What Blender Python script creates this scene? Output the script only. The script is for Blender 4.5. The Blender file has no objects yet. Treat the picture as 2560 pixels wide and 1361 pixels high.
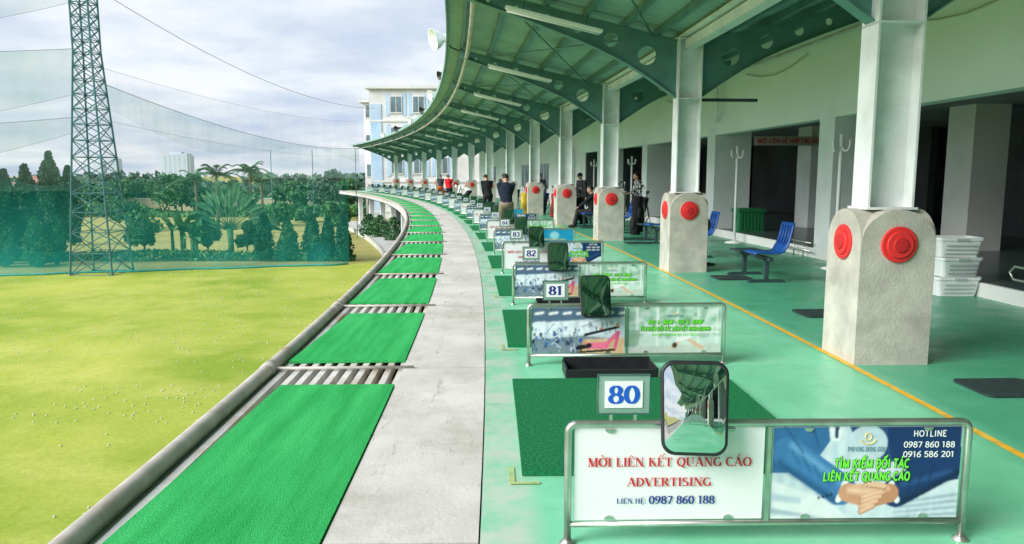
import bpy, bmesh, math, random, unicodedata
import numpy as np
from mathutils import Vector, Matrix
random.seed(7); np.random.seed(7)
PI=math.pi; sin=math.sin; cos=math.cos; rad=math.radians
SC=bpy.context.scene; COL=SC.collection
SC.view_settings.view_transform='Standard'
try: SC.view_settings.look='None'
except Exception: pass
# ---------------------------------------------------------------- the arc of the deck
R0=205.; CX=-205.1; CY=-1.; SB=-66.
def A(s,d,z=0.):
    p=s/R0; return Vector((CX+(R0+d)*cos(p), CY+(R0+d)*sin(p), z))
def SY(Y): return R0*math.asin((Y+1)/R0)
def PH(s): return s/R0
F=1850.; TH=math.atan(240.5/F); CT=cos(TH); ST=sin(TH); HC=1.6
def W(px,py,Y):
    xc=(px-1280)/F; yc=(680.5-py)/F; t=Y/(CT+yc*ST)
    return Vector((xc*t, Y, HC+(yc*CT-ST)*t))
def XG(px,Y,z):          # x of the point seen at px, depth Y, height z
    zc=Y*CT-(z-HC)*ST
    return (px-1280)/F*zc
GZ=-3.6
# ---------------------------------------------------------------- materials
def lin(r,g,b):
    f=lambda c:(c/255/12.92 if c/255<=.04045 else ((c/255+.055)/1.055)**2.4)
    return (f(r),f(g),f(b))
def newmat(name):
    m=bpy.data.materials.new(name); m.use_nodes=True; nt=m.node_tree
    return m,nt,nt.nodes['Principled BSDF']
def N(nt,t,**k):
    n=nt.nodes.new(t)
    for a,b in k.items(): setattr(n,a,b)
    return n
def c4(c): return (c[0],c[1],c[2],1)
def noise(nt,scale,detail=5,src=None,rough=.55):
    n=N(nt,'ShaderNodeTexNoise'); n.inputs['Scale'].default_value=scale; n.inputs['Detail'].default_value=detail
    n.inputs['Roughness'].default_value=rough
    if src is not None: nt.links.new(src,n.inputs['Vector'])
    return n.outputs['Fac']
def ramp(nt,fac,stops):
    r=N(nt,'ShaderNodeValToRGB'); e=r.color_ramp.elements
    while len(e)<len(stops): e.new(.5)
    for i,(p,c) in enumerate(stops): e[i].position=p; e[i].color=c4(c) if hasattr(c,'__len__') else (c,c,c,1)
    nt.links.new(fac,r.inputs['Fac']); return r.outputs['Color']
def mixc(nt,fac,a,b,mode='MIX'):
    m=N(nt,'ShaderNodeMix',data_type='RGBA',blend_type=mode)
    for sock,v in ((m.inputs[0],fac),(m.inputs[6],a),(m.inputs[7],b)):
        if isinstance(v,bpy.types.NodeSocket): nt.links.new(v,sock)
        elif hasattr(v,'__len__'): sock.default_value=c4(v)
        else: sock.default_value=v
    return m.outputs[2]
def mat(name,col,rough=.6,metal=0.,var=.15,scale=5.,col2=None,bump=0.,bscale=60.,spec=.4,dirt=0.,dcol=(.12,.11,.09),lo=.35,hi=.65):
    m,nt,b=newmat(name)
    geo=N(nt,'ShaderNodeNewGeometry'); P=geo.outputs['Position']
    n=noise(nt,scale,6,P)
    a=tuple(c*(1-var) for c in col); z=tuple(min(1,c*(1+var)) for c in col) if col2 is None else col2
    c=ramp(nt,n,[(lo,a),(hi,z)])
    if dirt:
        d=noise(nt,scale*.35+.3,8,P,.7); d=ramp(nt,d,[(.5,0.),(.72,dirt)])
        c=mixc(nt,d,c,dcol)
    nt.links.new(c,b.inputs['Base Color'])
    b.inputs['Roughness'].default_value=rough; b.inputs['Metallic'].default_value=metal
    b.inputs['Specular IOR Level'].default_value=spec
    if bump:
        bn=N(nt,'ShaderNodeBump'); bn.inputs['Strength'].default_value=bump; bn.inputs['Distance'].default_value=.02
        nt.links.new(noise(nt,bscale,4,P),bn.inputs['Height']); nt.links.new(bn.outputs[0],b.inputs['Normal'])
    return m
M={}
M['steel']=mat('stainless_steel',(.60,.59,.55),.3,.9,.14,9)
M['white_steel']=mat('white_painted_steel',(.78,.82,.82),.45,0,.08,3,dirt=.5,dcol=(.42,.44,.42))
M['teal_steel']=mat('green_painted_steel',(.10,.235,.215),.5,0,.15,3,dirt=.3,dcol=(.2,.25,.225))
M['concrete']=mat('pedestal_concrete',(.49,.47,.41),.85,0,.16,4,bump=.25,bscale=50,dirt=.6,dcol=(.27,.26,.22))
M['red']=mat('red_paint',(.75,.035,.035),.45,0,.08,8)
M['darkred']=mat('shaded_red_paint',(.55,.02,.025),.5,0,.08,8)
M['pipe']=mat('weathered_pipe',(.5,.47,.42),.7,0,.15,6,dirt=.75,dcol=(.27,.15,.08))
M['bar']=mat('weathered_bar',(.62,.61,.58),.65,0,.12,3,dirt=.9,dcol=(.38,.21,.10))
M['yellow']=mat('yellow_floor_paint',(.8,.45,.03),.55,0,.18,12,dirt=.6,dcol=(.35,.5,.25))
M['yellow_worn']=mat('worn_yellow_marking',(.42,.54,.22),.6,0,.2,12,dirt=.8,dcol=(.2,.57,.33))
M['tee']=mat('dark_green_turf',(.018,.20,.075),.95,0,.35,60,bump=.6,bscale=220,spec=.1)
M['black']=mat('black_plastic',(.018,.02,.022),.45,0,.2,10)
M['rubber']=mat('black_rubber',(.02,.04,.04),.85,0,.3,30)
M['wall']=mat('pale_mint_render',(.83,.90,.85),.8,0,.04,.6,dirt=.25,dcol=(.67,.74,.67))
M['white']=mat('white_render',(.8,.81,.79),.8,0,.05,.7,dirt=.3,dcol=(.58,.58,.55))
M['pier']=mat('grey_white_render',(.80,.85,.85),.8,0,.07,1.,dirt=.25,dcol=(.6,.64,.64))
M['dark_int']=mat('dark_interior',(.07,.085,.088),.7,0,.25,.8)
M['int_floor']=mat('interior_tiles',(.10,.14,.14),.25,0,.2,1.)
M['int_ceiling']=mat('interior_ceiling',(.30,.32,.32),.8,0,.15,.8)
M['lower']=mat('lower_floor_concrete',(.58,.6,.58),.8,0,.12,1.,dirt=.4,dcol=(.3,.3,.29))
M['gap_joint_dark']=mat('gap_shade_and_joint_dark',(.05,.06,.055),.8,0,.3,1.5)  # painted shade below the platform bars, also the dark strip joints
M['panel_white']=mat('white_sign_face',(.84,.85,.86),.35,0,.02,3)
M['banner']=mat('dim_banner_cloth',(.46,.42,.41),.8,0,.1,2)
M['navy']=mat('navy_ink',(.012,.03,.25),.5,0,.02)
M['inkblue']=mat('blue_ink',(.01,.10,.55),.5,0,.02)
M['inkred']=mat('red_ink',(.6,.012,.025),.5,0,.02)
M['inkgreen']=mat('green_ink',(.19,.86,.06),.5,0,.02)
M['inkdark']=mat('dark_ink',(.01,.10,.03),.5,0,.02)
M['inkwhite']=mat('white_ink',(.85,.87,.88),.5,0,.02)
M['inkteal']=mat('teal_ink',(.04,.2,.25),.5,0,.02)
M['gold']=mat('gold_ink',(.8,.66,.2),.5,0,.05)
M['plate_edge']=mat('greenish_acrylic_edge',(.22,.36,.30),.3,0,.1)
M['plate_line']=mat('dark_green_plate_edge',(.05,.12,.10),.3,0,.1)
M['blue_plastic']=mat('blue_plastic',(.012,.08,.32),.4,0,.1,6)
M['dark_steel']=mat('dark_grey_steel',(.03,.06,.065),.5,0,.15)
M['basket']=mat('pale_grey_plastic',(.84,.88,.88),.5,0,.02)
M['basket_slot']=mat('basket_slot_shade',(.46,.54,.54),.6,0,.03)
M['bin']=mat('green_plastic',(.02,.18,.07),.5,0,.12)
M['galv']=mat('galvanised_lattice',(.06,.17,.18),.55,.2,.2,3)
M['cable']=mat('steel_cable',(.2,.24,.27),.6,0,.1)
M['lamp']=mat('lamp_housing',(.84,.87,.86),.4,0,.04)
M['tubeglass']=mat('lamp_tube',(.85,.87,.87),.3,0,.02)
M['skin']=mat('skin',(.5,.29,.2),.55,0,.08,20)
M['hair']=mat('black_hair',(.014,.012,.011),.6,0,.2,60)
M['bark']=mat('bark',(.13,.1,.07),.9,0,.3,8,bump=.4)
M['bluewall']=mat('light_blue_render',(.40,.57,.76),.8,0,.12,.4,dirt=.6,dcol=(.58,.63,.68))
M['bwhite']=mat('weathered_white_render',(.66,.67,.66),.85,0,.1,.35,dirt=.65,dcol=(.38,.385,.38))
M['glass']=mat('dark_window_glass',(.13,.19,.22),.15,0,.3,.7)
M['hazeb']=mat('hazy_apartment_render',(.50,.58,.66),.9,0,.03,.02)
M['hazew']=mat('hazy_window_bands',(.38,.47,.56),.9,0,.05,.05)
M['cream']=mat('cream_wall',(.46,.43,.28),.9,0,.12,.4,dirt=.4,dcol=(.3,.28,.2))
M['shedroof']=mat('green_shed_roof',(.03,.14,.13),.6,0,.15,.6)
M['redroof']=mat('faded_red_roof',(.32,.16,.12),.7,0,.15,.6)
M['ball']=mat('white_golf_ball',(.56,.58,.48),.5,0,.02)
# floor paint with a worn concrete edge; UV.x = distance from the edge in metres
m,nt,b=newmat('green_floor_paint'); M['floor']=m
P=N(nt,'ShaderNodeNewGeometry').outputs['Position']
uv=N(nt,'ShaderNodeUVMap').outputs[0]; sx=N(nt,'ShaderNodeSeparateXYZ'); nt.links.new(uv,sx.inputs[0])
base=ramp(nt,noise(nt,.9,7,P,.65),[(.3,(.16,.57,.32)),(.7,(.25,.72,.46))])
wear=ramp(nt,noise(nt,1.7,9,P,.74),[(.5,0.),(.68,.45)])
base=mixc(nt,wear,base,(.46,.80,.59))
st=ramp(nt,noise(nt,3.1,9,P,.78),[(.55,0.),(.72,.5)]); base=mixc(nt,st,base,(.10,.40,.24))
mpf=N(nt,'ShaderNodeMapping'); mpf.inputs['Scale'].default_value=(7,1.2,1); nt.links.new(P,mpf.inputs[0])
sc_=ramp(nt,noise(nt,3.5,8,mpf.outputs[0],.8),[(.62,0.),(.7,.45)]); base=mixc(nt,sc_,base,(.11,.32,.21))
roof_shade=N(nt,'ShaderNodeMapRange'); nt.links.new(sx.outputs[0],roof_shade.inputs[0])
roof_shade.inputs[1].default_value=2.95; roof_shade.inputs[2].default_value=3.25
base=mixc(nt,roof_shade.outputs[0],base,mixc(nt,.66,base,(.018,.27,.155)))  # roof shade past the yellow line mixed into the paint colour
edge=N(nt,'ShaderNodeMapRange'); nt.links.new(sx.outputs[0],edge.inputs[0])
edge.inputs[1].default_value=.32; edge.inputs[2].default_value=.18
nz=ramp(nt,noise(nt,3.,8,P,.75),[(.38,.1),(.58,.95)])
mm=N(nt,'ShaderNodeMath',operation='MULTIPLY'); nt.links.new(edge.outputs[0],mm.inputs[0]); nt.links.new(nz,mm.inputs[1])
base=mixc(nt,mm.outputs[0],base,(.54,.63,.55))
nt.links.new(base,b.inputs['Base Color'])
rr=ramp(nt,noise(nt,2.2,6,P,.6),[(.3,.22),(.7,.5)]); nt.links.new(rr,b.inputs['Roughness'])
bn=N(nt,'ShaderNodeBump'); bn.inputs['Strength'].default_value=.08; bn.inputs['Distance'].default_value=.02
nt.links.new(noise(nt,5,5,P),bn.inputs['Height']); nt.links.new(bn.outputs[0],b.inputs['Normal'])
# pale concrete strip
m,nt,b=newmat('pale_concrete'); M['strip']=m
P=N(nt,'ShaderNodeNewGeometry').outputs['Position']
base=ramp(nt,noise(nt,1.3,8,P,.68),[(.32,(.51,.49,.45)),(.66,(.70,.685,.65))])
st=ramp(nt,noise(nt,.8,10,P,.8),[(.5,0.),(.66,.7)]); base=mixc(nt,st,base,(.39,.36,.31))
mp=N(nt,'ShaderNodeMapping'); mp.inputs['Scale'].default_value=(3.5,.7,1); nt.links.new(P,mp.inputs[0])
st=ramp(nt,noise(nt,2.2,9,mp.outputs[0],.82),[(.57,0.),(.66,.75)]); base=mixc(nt,st,base,(.25,.22,.19))
nt.links.new(base,b.inputs['Base Color']); b.inputs['Roughness'].default_value=.8
bn=N(nt,'ShaderNodeBump'); bn.inputs['Strength'].default_value=.25; bn.inputs['Distance'].default_value=.01
nt.links.new(noise(nt,40,5,P),bn.inputs['Height']); nt.links.new(bn.outputs[0],b.inputs['Normal'])
# bright turf with faint lengthwise nap
m,nt,b=newmat('bright_green_turf'); M['turf']=m
P=N(nt,'ShaderNodeNewGeometry').outputs['Position']
mp=N(nt,'ShaderNodeMapping'); mp.inputs['Scale'].default_value=(5,.5,1); nt.links.new(P,mp.inputs[0])
base=ramp(nt,noise(nt,1.6,5,mp.outputs[0],.6),[(.35,(.034,.43,.11)),(.65,(.066,.59,.17))])
sp_=ramp(nt,noise(nt,90,2,P),[(.3,.75),(.7,1.2)]); base=mixc(nt,1.,base,sp_,'MULTIPLY')
nt.links.new(base,b.inputs['Base Color']); b.inputs['Roughness'].default_value=.95; b.inputs['Specular IOR Level'].default_value=.08
bn=N(nt,'ShaderNodeBump'); bn.inputs['Strength'].default_value=.8; bn.inputs['Distance'].default_value=.02
nt.links.new(noise(nt,160,4,P),bn.inputs['Height']); nt.links.new(bn.outputs[0],b.inputs['Normal'])
# grass
def grassmat(name,a,bb,cc,k=.6):
    m,nt,b=newmat(name)
    P=N(nt,'ShaderNodeNewGeometry').outputs['Position']
    base=ramp(nt,noise(nt,.15,7,P,.6),[(.36,a),(.62,bb)])
    p=ramp(nt,noise(nt,.45,7,P,.66),[(.44,0.),(.66,k)]); base=mixc(nt,p,base,cc)
    g=ramp(nt,noise(nt,1.2,7,P,.7),[(.52,0.),(.68,.4)]); base=mixc(nt,g,base,a)
    f=ramp(nt,noise(nt,14,4,P,.7),[(.3,.84),(.7,1.12)])
    base=mixc(nt,1.,base,f,'MULTIPLY')
    nt.links.new(base,b.inputs['Base Color']); b.inputs['Roughness'].default_value=.95; b.inputs['Specular IOR Level'].default_value=.1
    return m
M['grass']=grassmat('range_turf',(.235,.335,.04),(.42,.47,.085),(.50,.52,.14))
M['field']=grassmat('dry_field',(.31,.31,.10),(.46,.41,.15),(.24,.30,.09))
M['roof']=mat('green_roof_sheet',(.27,.42,.39),.55,0,.12,1.2,dirt=.4,dcol=(.36,.42,.38))
def leafmat(name,dark,light,scale=1.3):
    m,nt,b=newmat(name)
    P=N(nt,'ShaderNodeNewGeometry').outputs['Position']
    c=ramp(nt,noise(nt,scale,4,P,.6),[(.35,dark),(.68,light)])
    f=ramp(nt,noise(nt,9,2,P),[(.3,.6),(.7,1.3)]); c=mixc(nt,1.,c,f,'MULTIPLY')
    nt.links.new(c,b.inputs['Base Color']); b.inputs['Roughness'].default_value=.7; b.inputs['Specular IOR Level'].default_value=.2
    return m
M['leaf_dark']=leafmat('dark_foliage',(.018,.07,.042),(.055,.165,.075))
M['leaf_mid']=leafmat('mid_foliage',(.03,.12,.055),(.115,.27,.10))
M['leaf_light']=leafmat('fresh_foliage',(.045,.17,.065),(.16,.34,.11))
M['leaf_palm']=leafmat('palm_foliage',(.035,.13,.07),(.12,.28,.13))
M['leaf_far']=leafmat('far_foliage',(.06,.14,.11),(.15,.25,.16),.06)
def netmat(name,col,fac,nvar,ztop=None,zf=1.5,low=.2):
    m,nt,b=newmat(name); out=nt.nodes['Material Output']
    tr=N(nt,'ShaderNodeBsdfTransparent'); df=N(nt,'ShaderNodeBsdfDiffuse'); df.inputs[0].default_value=c4(col)
    P=N(nt,'ShaderNodeNewGeometry').outputs['Position']
    mp=N(nt,'ShaderNodeMapping'); mp.inputs['Scale'].default_value=(1,1,.25); nt.links.new(P,mp.inputs[0])
    f=ramp(nt,noise(nt,.5,6,mp.outputs[0],.65),[(.3,max(0,fac-nvar)),(.7,fac+nvar)])
    if ztop is not None:
        sz=N(nt,'ShaderNodeSeparateXYZ'); nt.links.new(P,sz.inputs[0]); mr_=N(nt,'ShaderNodeMapRange'); nt.links.new(sz.outputs[2],mr_.inputs[0])
        mr_.inputs[1].default_value=ztop; mr_.inputs[2].default_value=ztop-zf; mr_.inputs[3].default_value=low
        mu=N(nt,'ShaderNodeMath',operation='MULTIPLY'); nt.links.new(f,mu.inputs[0]); nt.links.new(mr_.outputs[0],mu.inputs[1]); f=mu.outputs[0]
    mx=N(nt,'ShaderNodeMixShader'); nt.links.new(f,mx.inputs[0]); nt.links.new(tr.outputs[0],mx.inputs[1]); nt.links.new(df.outputs[0],mx.inputs[2])
    nt.links.new(mx.outputs[0],out.inputs[0]); return m
M['net_teal']=netmat('teal_netting',(.04,.46,.41),.24,.09,1.9,3.8,.22)
M['net_heap']=netmat('heaped_teal_netting',(.03,.44,.38),.20,.10,GZ+1.7,1.2,.1)
M['net_grey']=netmat('pale_netting',(.36,.52,.52),.24,.09)
M['net_faint']=netmat('faint_netting',(.40,.62,.60),.19,.07,1.2,-2.2,.35)
m,nt,b=newmat('mirror_glass'); M['mirror']=m
b.inputs['Base Color'].default_value=(.80,.86,.84,1); b.inputs['Metallic'].default_value=1; b.inputs['Roughness'].default_value=.015
m,nt,b=newmat('roof_darkened_mirror_glass'); M['mirror_roof_dark']=m
b.inputs['Base Color'].default_value=(.42,.50,.47,1); b.inputs['Metallic'].default_value=1; b.inputs['Roughness'].default_value=.05  # darkness of the reflected roof put into the mirror tint
m,nt,b=newmat('printed_poster'); M['poster']=m
at=N(nt,'ShaderNodeAttribute'); at.attribute_name='Col'; nt.links.new(at.outputs['Color'],b.inputs['Base Color']); b.inputs['Roughness'].default_value=.35
def checkmat():
    m,nt,b=newmat('checked_cloth'); P=N(nt,'ShaderNodeTexCoord').outputs['Object']
    ch=N(nt,'ShaderNodeTexChecker'); ch.inputs['Scale'].default_value=14
    ch.inputs[1].default_value=(.03,.03,.035,1); ch.inputs[2].default_value=(.45,.45,.45,1)
    nt.links.new(P,ch.inputs[0]); nt.links.new(ch.outputs[0],b.inputs['Base Color']); b.inputs['Roughness'].default_value=.9; return m
M['check']=checkmat()
_cl={}
def cloth(c):
    if c not in _cl: _cl[c]=mat('cloth',c,.9,0,.15,12,spec=.1)
    return _cl[c]
# ---------------------------------------------------------------- mesh builder
class MB:
    def __init__(s): s.v=[]; s.f=[]; s.uv=None
    def add(s,vs,fs):
        o=len(s.v); s.v+=[tuple(v) for v in vs]; s.f+=[tuple(i+o for i in f) for f in fs]; return s
    def box(s,c,size,R=None):
        x,y,z=size[0]/2,size[1]/2,size[2]/2
        vs=[Vector(p) for p in ((-x,-y,-z),(x,-y,-z),(x,y,-z),(-x,y,-z),(-x,-y,z),(x,-y,z),(x,y,z),(-x,y,z))]
        if R is not None: vs=[R@v for v in vs]
        c=Vector(c); return s.add([v+c for v in vs],[(0,3,2,1),(4,5,6,7),(0,1,5,4),(1,2,6,5),(2,3,7,6),(3,0,4,7)])
    def tube(s,pts,r,n=8,closed=False):
        pts=[Vector(p) for p in pts]; k=len(pts); rs=r if hasattr(r,'__len__') else [r]*k
        vs=[]; up=None
        for i,p in enumerate(pts):
            if closed: t=pts[(i+1)%k]-pts[i-1]
            else: t=pts[min(i+1,k-1)]-pts[max(i-1,0)]
            t.normalize()
            if up is None:
                up=Vector((0,0,1)) if abs(t.z)<.9 else Vector((0,1,0))
            a=up-t*up.dot(t)
            if a.length<1e-5: a=Vector((1,0,0))-t*t.x
            a.normalize(); b=t.cross(a); up=a
            for j in range(n):
                q=2*PI*j/n; vs.append(p+(a*cos(q)+b*sin(q))*rs[i])
        fs=[]
        for i in range(k if closed else k-1):
            i2=(i+1)%k
            for j in range(n):
                j2=(j+1)%n; fs.append((i*n+j,i*n+j2,i2*n+j2,i2*n+j))
        if not closed: fs.append(tuple(range(n-1,-1,-1))); fs.append(tuple((k-1)*n+j for j in range(n)))
        return s.add(vs,fs)
    def lathe(s,prof,c=(0,0,0),n=20,R=None):
        vs=[];fs=[];k=len(prof); c=Vector(c)
        for r,z in prof:
            for j in range(n):
                q=2*PI*j/n; v=Vector((r*cos(q),r*sin(q),z))
                if R is not None: v=R@v
                vs.append(v+c)
        for i in range(k-1):
            for j in range(n):
                j2=(j+1)%n; fs.append((i*n+j,i*n+j2,(i+1)*n+j2,(i+1)*n+j))
        if prof[0][0]>1e-4: fs.append(tuple(range(n-1,-1,-1)))
        if prof[-1][0]>1e-4: fs.append(tuple((k-1)*n+j for j in range(n)))
        return s.add(vs,fs)
    def ell(s,c,r,R=None,n=14,m=9):
        vs=[];fs=[];c=Vector(c)
        for i in range(1,m):
            t=PI*i/m
            for j in range(n):
                q=2*PI*j/n; v=Vector((r[0]*sin(t)*cos(q),r[1]*sin(t)*sin(q),r[2]*cos(t)))
                vs.append((R@v if R is not None else v)+c)
        top=Vector((0,0,r[2])); bot=Vector((0,0,-r[2]))
        vs.append((R@top if R is not None else top)+c); vs.append((R@bot if R is not None else bot)+c)
        a=len(vs)-2;b=a+1
        for i in range(m-2):
            for j in range(n):
                j2=(j+1)%n; fs.append((i*n+j,(i+1)*n+j,(i+1)*n+j2,i*n+j2))
        for j in range(n):
            j2=(j+1)%n; fs.append((a,j,j2)); fs.append((b,(m-2)*n+j2,(m-2)*n+j))
        return s.add(vs,fs)
    def sweep(s,prof,s0,s1,step=1.5,closed=True,caps=True):   # prof: (d,z) polygon swept along the arc
        n=max(1,int(math.ceil((s1-s0)/step))); k=len(prof); vs=[]; 
        for i in range(n+1):
            q=s0+(s1-s0)*i/n
            for d,z in prof: vs.append(A(q,d,z))
        fs=[]
        for i in range(n):
            for j in range(k if closed else k-1):
                j2=(j+1)%k; fs.append((i*k+j,i*k+j2,(i+1)*k+j2,(i+1)*k+j))
        if closed and caps: fs.append(tuple(range(k-1,-1,-1))); fs.append(tuple(n*k+j for j in range(k)))
        return s.add(vs,fs)
    def boxs(s,d0,d1,z0,z1,s0,s1,step=1.5): return s.sweep([(d0,z0),(d1,z0),(d1,z1),(d0,z1)],s0,s1,step)
    def mesh(s,name,smooth=False,fix=True):
        me=bpy.data.meshes.new(name); me.from_pydata(s.v,[],s.f); 
        if fix and len(s.f)<60000:
            bm=bmesh.new(); bm.from_mesh(me); bmesh.ops.recalc_face_normals(bm,faces=bm.faces); bm.to_mesh(me); bm.free()
        if smooth: me.polygons.foreach_set('use_smooth',[True]*len(me.polygons))
        me.update(); return me
    def build(s,name,material,parent=None,smooth=False,loc=None,rotz=0,fix=True):
        return inst(name,s.mesh(name,smooth,fix),material,parent,loc,rotz)
def inst(name,me,material=None,parent=None,loc=None,rotz=0):
    if material is not None and not me.materials: me.materials.append(material)
    o=bpy.data.objects.new(name,me); COL.objects.link(o)
    if parent is not None: o.parent=parent
    if loc is not None: o.location=loc
    o.rotation_euler=(0,0,rotz); return o
def tag(o,label,cat,group=None):
    o['label']=label; o['category']=cat
    if group: o['group']=group
    return o
def struct(o): o['kind']='structure'; return o
def thing(name,label,cat,loc=(0,0,0),rotz=0,group=None):
    o=bpy.data.objects.new(name,None); COL.objects.link(o); o.location=loc; o.rotation_euler=(0,0,rotz); o.empty_display_size=.1
    return tag(o,label,cat,group)
def dup(root,loc,rotz,label,group=None):
    r=root.copy(); COL.objects.link(r); r.location=loc; r.rotation_euler=(0,0,rotz); r['label']=label
    if group: r['group']=group
    for ch in list(root.children):
        c=ch.copy(); COL.objects.link(c); c.parent=r
        for g in list(ch.children):
            d=g.copy(); COL.objects.link(d); d.parent=c
    return r
ORD=['nearest','second','third','fourth','fifth','sixth','seventh','eighth','ninth','tenth','eleventh','twelfth','thirteenth','fourteenth','fifteenth','sixteenth','seventeenth','eighteenth','nineteenth','twentieth','twenty-first','twenty-second','twenty-third','twenty-fourth','twenty-fifth','twenty-sixth','twenty-seventh','twenty-eighth']
def nth(i): return 'nearest' if i==0 else ORD[i]+' nearest'
def evalmesh(o):
    bpy.context.view_layer.update(); dg=bpy.context.evaluated_depsgraph_get()
    me=bpy.data.meshes.new_from_object(o.evaluated_get(dg)); return me
# ---------------------------------------------------------------- lettering
def arc(cx,cy,rx,ry,a0,a1,n=18): return [(cx+rx*cos(rad(a0+(a1-a0)*i/n)),cy+ry*sin(rad(a0+(a1-a0)*i/n))) for i in range(n+1)]
GL={ # width, strokes (points, weight)
'0':(.62,[(arc(.31,.5,.24,.47,90,450,28),1)]),
'1':(.5,[([(.26,0),(.26,1)],1),([(.26,.98),(.06,.84)],.4)]),
'2':(.62,[(arc(.3,.73,.22,.25,165,-35)+[(.08,.06)],1),([(.05,.07),(.57,.07)],2.2)]),
'3':(.6,[(arc(.28,.75,.19,.22,160,-90),1),(arc(.28,.28,.23,.25,90,-160),1)]),
'4':(.64,[([(.42,0),(.42,1)],1),([(.42,1),(.03,.27)],.45),([(.03,.27),(.62,.27)],1.3)]),
'5':(.6,[([(.55,.95),(.13,.95)],2),([(.13,.98),(.1,.52)],.5),(arc(.29,.32,.24,.29,135,-160),1)]),
'6':(.62,[(arc(.31,.3,.23,.27,90,450),1),(arc(.62,.3,.54,.68,95,180),1)]),
'7':(.58,[([(.05,.93),(.56,.93)],2),([(.55,.95),(.22,0)],1)]),
'8':(.62,[(arc(.31,.745,.19,.225,90,450,24),1),(arc(.31,.265,.235,.24,90,450,24),1)]),
'9':(.62,[(arc(.31,.7,.23,.27,90,450),1),(arc(0,.7,.54,.68,0,-85),1)]),
'A':(.8,[([(.06,0),(.4,1)],.4),([(.38,1),(.72,0)],1),([(.17,.33),(.6,.33)],1)]),
'B':(.7,[([(.15,0),(.15,1)],1),([(.05,.97),(.34,.97)],1),(arc(.33,.75,.22,.22,90,-90),1),([(.15,.53),(.36,.53)],1),(arc(.34,.28,.27,.25,90,-90),1),([(.05,.03),(.36,.03)],1)]),
'C':(.72,[(arc(.4,.5,.33,.47,50,310,26),1)]),'D':(.78,[([(.14,0),(.14,1)],1),([(.04,.97),(.3,.97)],1),([(.04,.03),(.3,.03)],1),(arc(.28,.5,.4,.47,90,-90),1)]),
'E':(.66,[([(.15,0),(.15,1)],1),([(.05,.97),(.6,.97)],1),([(.15,.52),(.46,.52)],1),([(.05,.03),(.62,.03)],1),([(.6,1),(.6,.8)],.4),([(.62,0),(.62,.22)],.4)]),
'F':(.62,[([(.15,0),(.15,1)],1),([(.05,.97),(.58,.97)],1),([(.15,.52),(.46,.52)],1),([(.58,1),(.58,.8)],.4)]),
'G':(.78,[(arc(.4,.5,.33,.47,50,330,26),1),([(.68,.06),(.68,.42)],.9),([(.55,.42),(.78,.42)],1)]),
'H':(.84,[([(.16,0),(.16,1)],1),([(.68,0),(.68,1)],1),([(.16,.5),(.68,.5)],1)]),
'I':(.36,[([(.18,0),(.18,1)],1)]),'K':(.8,[([(.16,0),(.16,1)],1),([(.64,1),(.18,.45)],.4),([(.34,.6),(.7,0)],1)]),
'L':(.64,[([(.16,0),(.16,1)],1),([(.05,.03),(.58,.03)],1),([(.6,0),(.6,.25)],.4)]),
'M':(.98,[([(.14,0),(.14,1)],.4),([(.16,1),(.48,.02)],1),([(.48,.02),(.8,1)],.4),([(.82,0),(.82,1)],1)]),
'N':(.84,[([(.14,0),(.14,1)],.4),([(.14,1),(.7,0)],1),([(.7,0),(.7,1)],.4)]),
'O':(.82,[(arc(.41,.5,.33,.47,90,450,28),1)]),'P':(.68,[([(.15,0),(.15,1)],1),([(.05,.97),(.35,.97)],1),(arc(.34,.73,.25,.24,90,-90),1),([(.15,.48),(.34,.48)],1)]),
'Q':(.82,[(arc(.41,.5,.33,.47,90,450,28),1),([(.42,.12),(.74,-.16)],1)]),
'R':(.78,[([(.15,0),(.15,1)],1),([(.05,.97),(.35,.97)],1),(arc(.34,.74,.24,.23,90,-90),1),([(.15,.5),(.34,.5)],1),([(.38,.5),(.68,0)],1)]),
'S':(.62,[(arc(.3,.74,.2,.23,40,270)[0:]+arc(.31,.27,.23,.24,90,-150)[1:],1)]),
'T':(.72,[([(.36,0),(.36,1)],1),([(.05,.97),(.67,.97)],1),([(.05,1),(.05,.76)],.4),([(.67,1),(.67,.76)],.4)]),
'U':(.82,[([(.16,1),(.16,.35)]+arc(.41,.33,.25,.3,180,360)[1:12],1),([(.66,.28),(.66,1)],.45)]),
'V':(.8,[([(.08,1),(.4,0)],1),([(.4,0),(.72,1)],.4)]),
':':(.3,[([(.15,.08),(.15,.2)],1),([(.15,.55),(.15,.67)],1)]),' ':(.32,[]),'-':(.4,[([(.05,.4),(.35,.4)],1.5)]),
}
GL['Đ']=(.78,GL['D'][1]+[([(-.04,.5),(.34,.5)],1)])
GL['²']=(.36,[([(x*.5,.5+y*.5) for x,y in GL['2'][1][0][0]],.6),([(.03,.53),(.3,.53)],1)])
DIA={'\u0302':[([(-.16,1.1),(0,1.28),(.16,1.1)],.6)],'\u0300':[([(-.14,1.34),(.04,1.12)],.6)],'\u0301':[([(-.03,1.12),(.16,1.34)],.6)],
'\u0309':[(arc(0,1.27,.07,.09,160,-90,8),.6)],'\u0323':[([(0,-.28),(0,-.15)],1)],'\u031b':[([(.3,.86),(.4,.98),(.36,1.1)],.6)],'\u0306':[(arc(0,1.24,.12,.12,200,340,8),.6)]}
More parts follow.
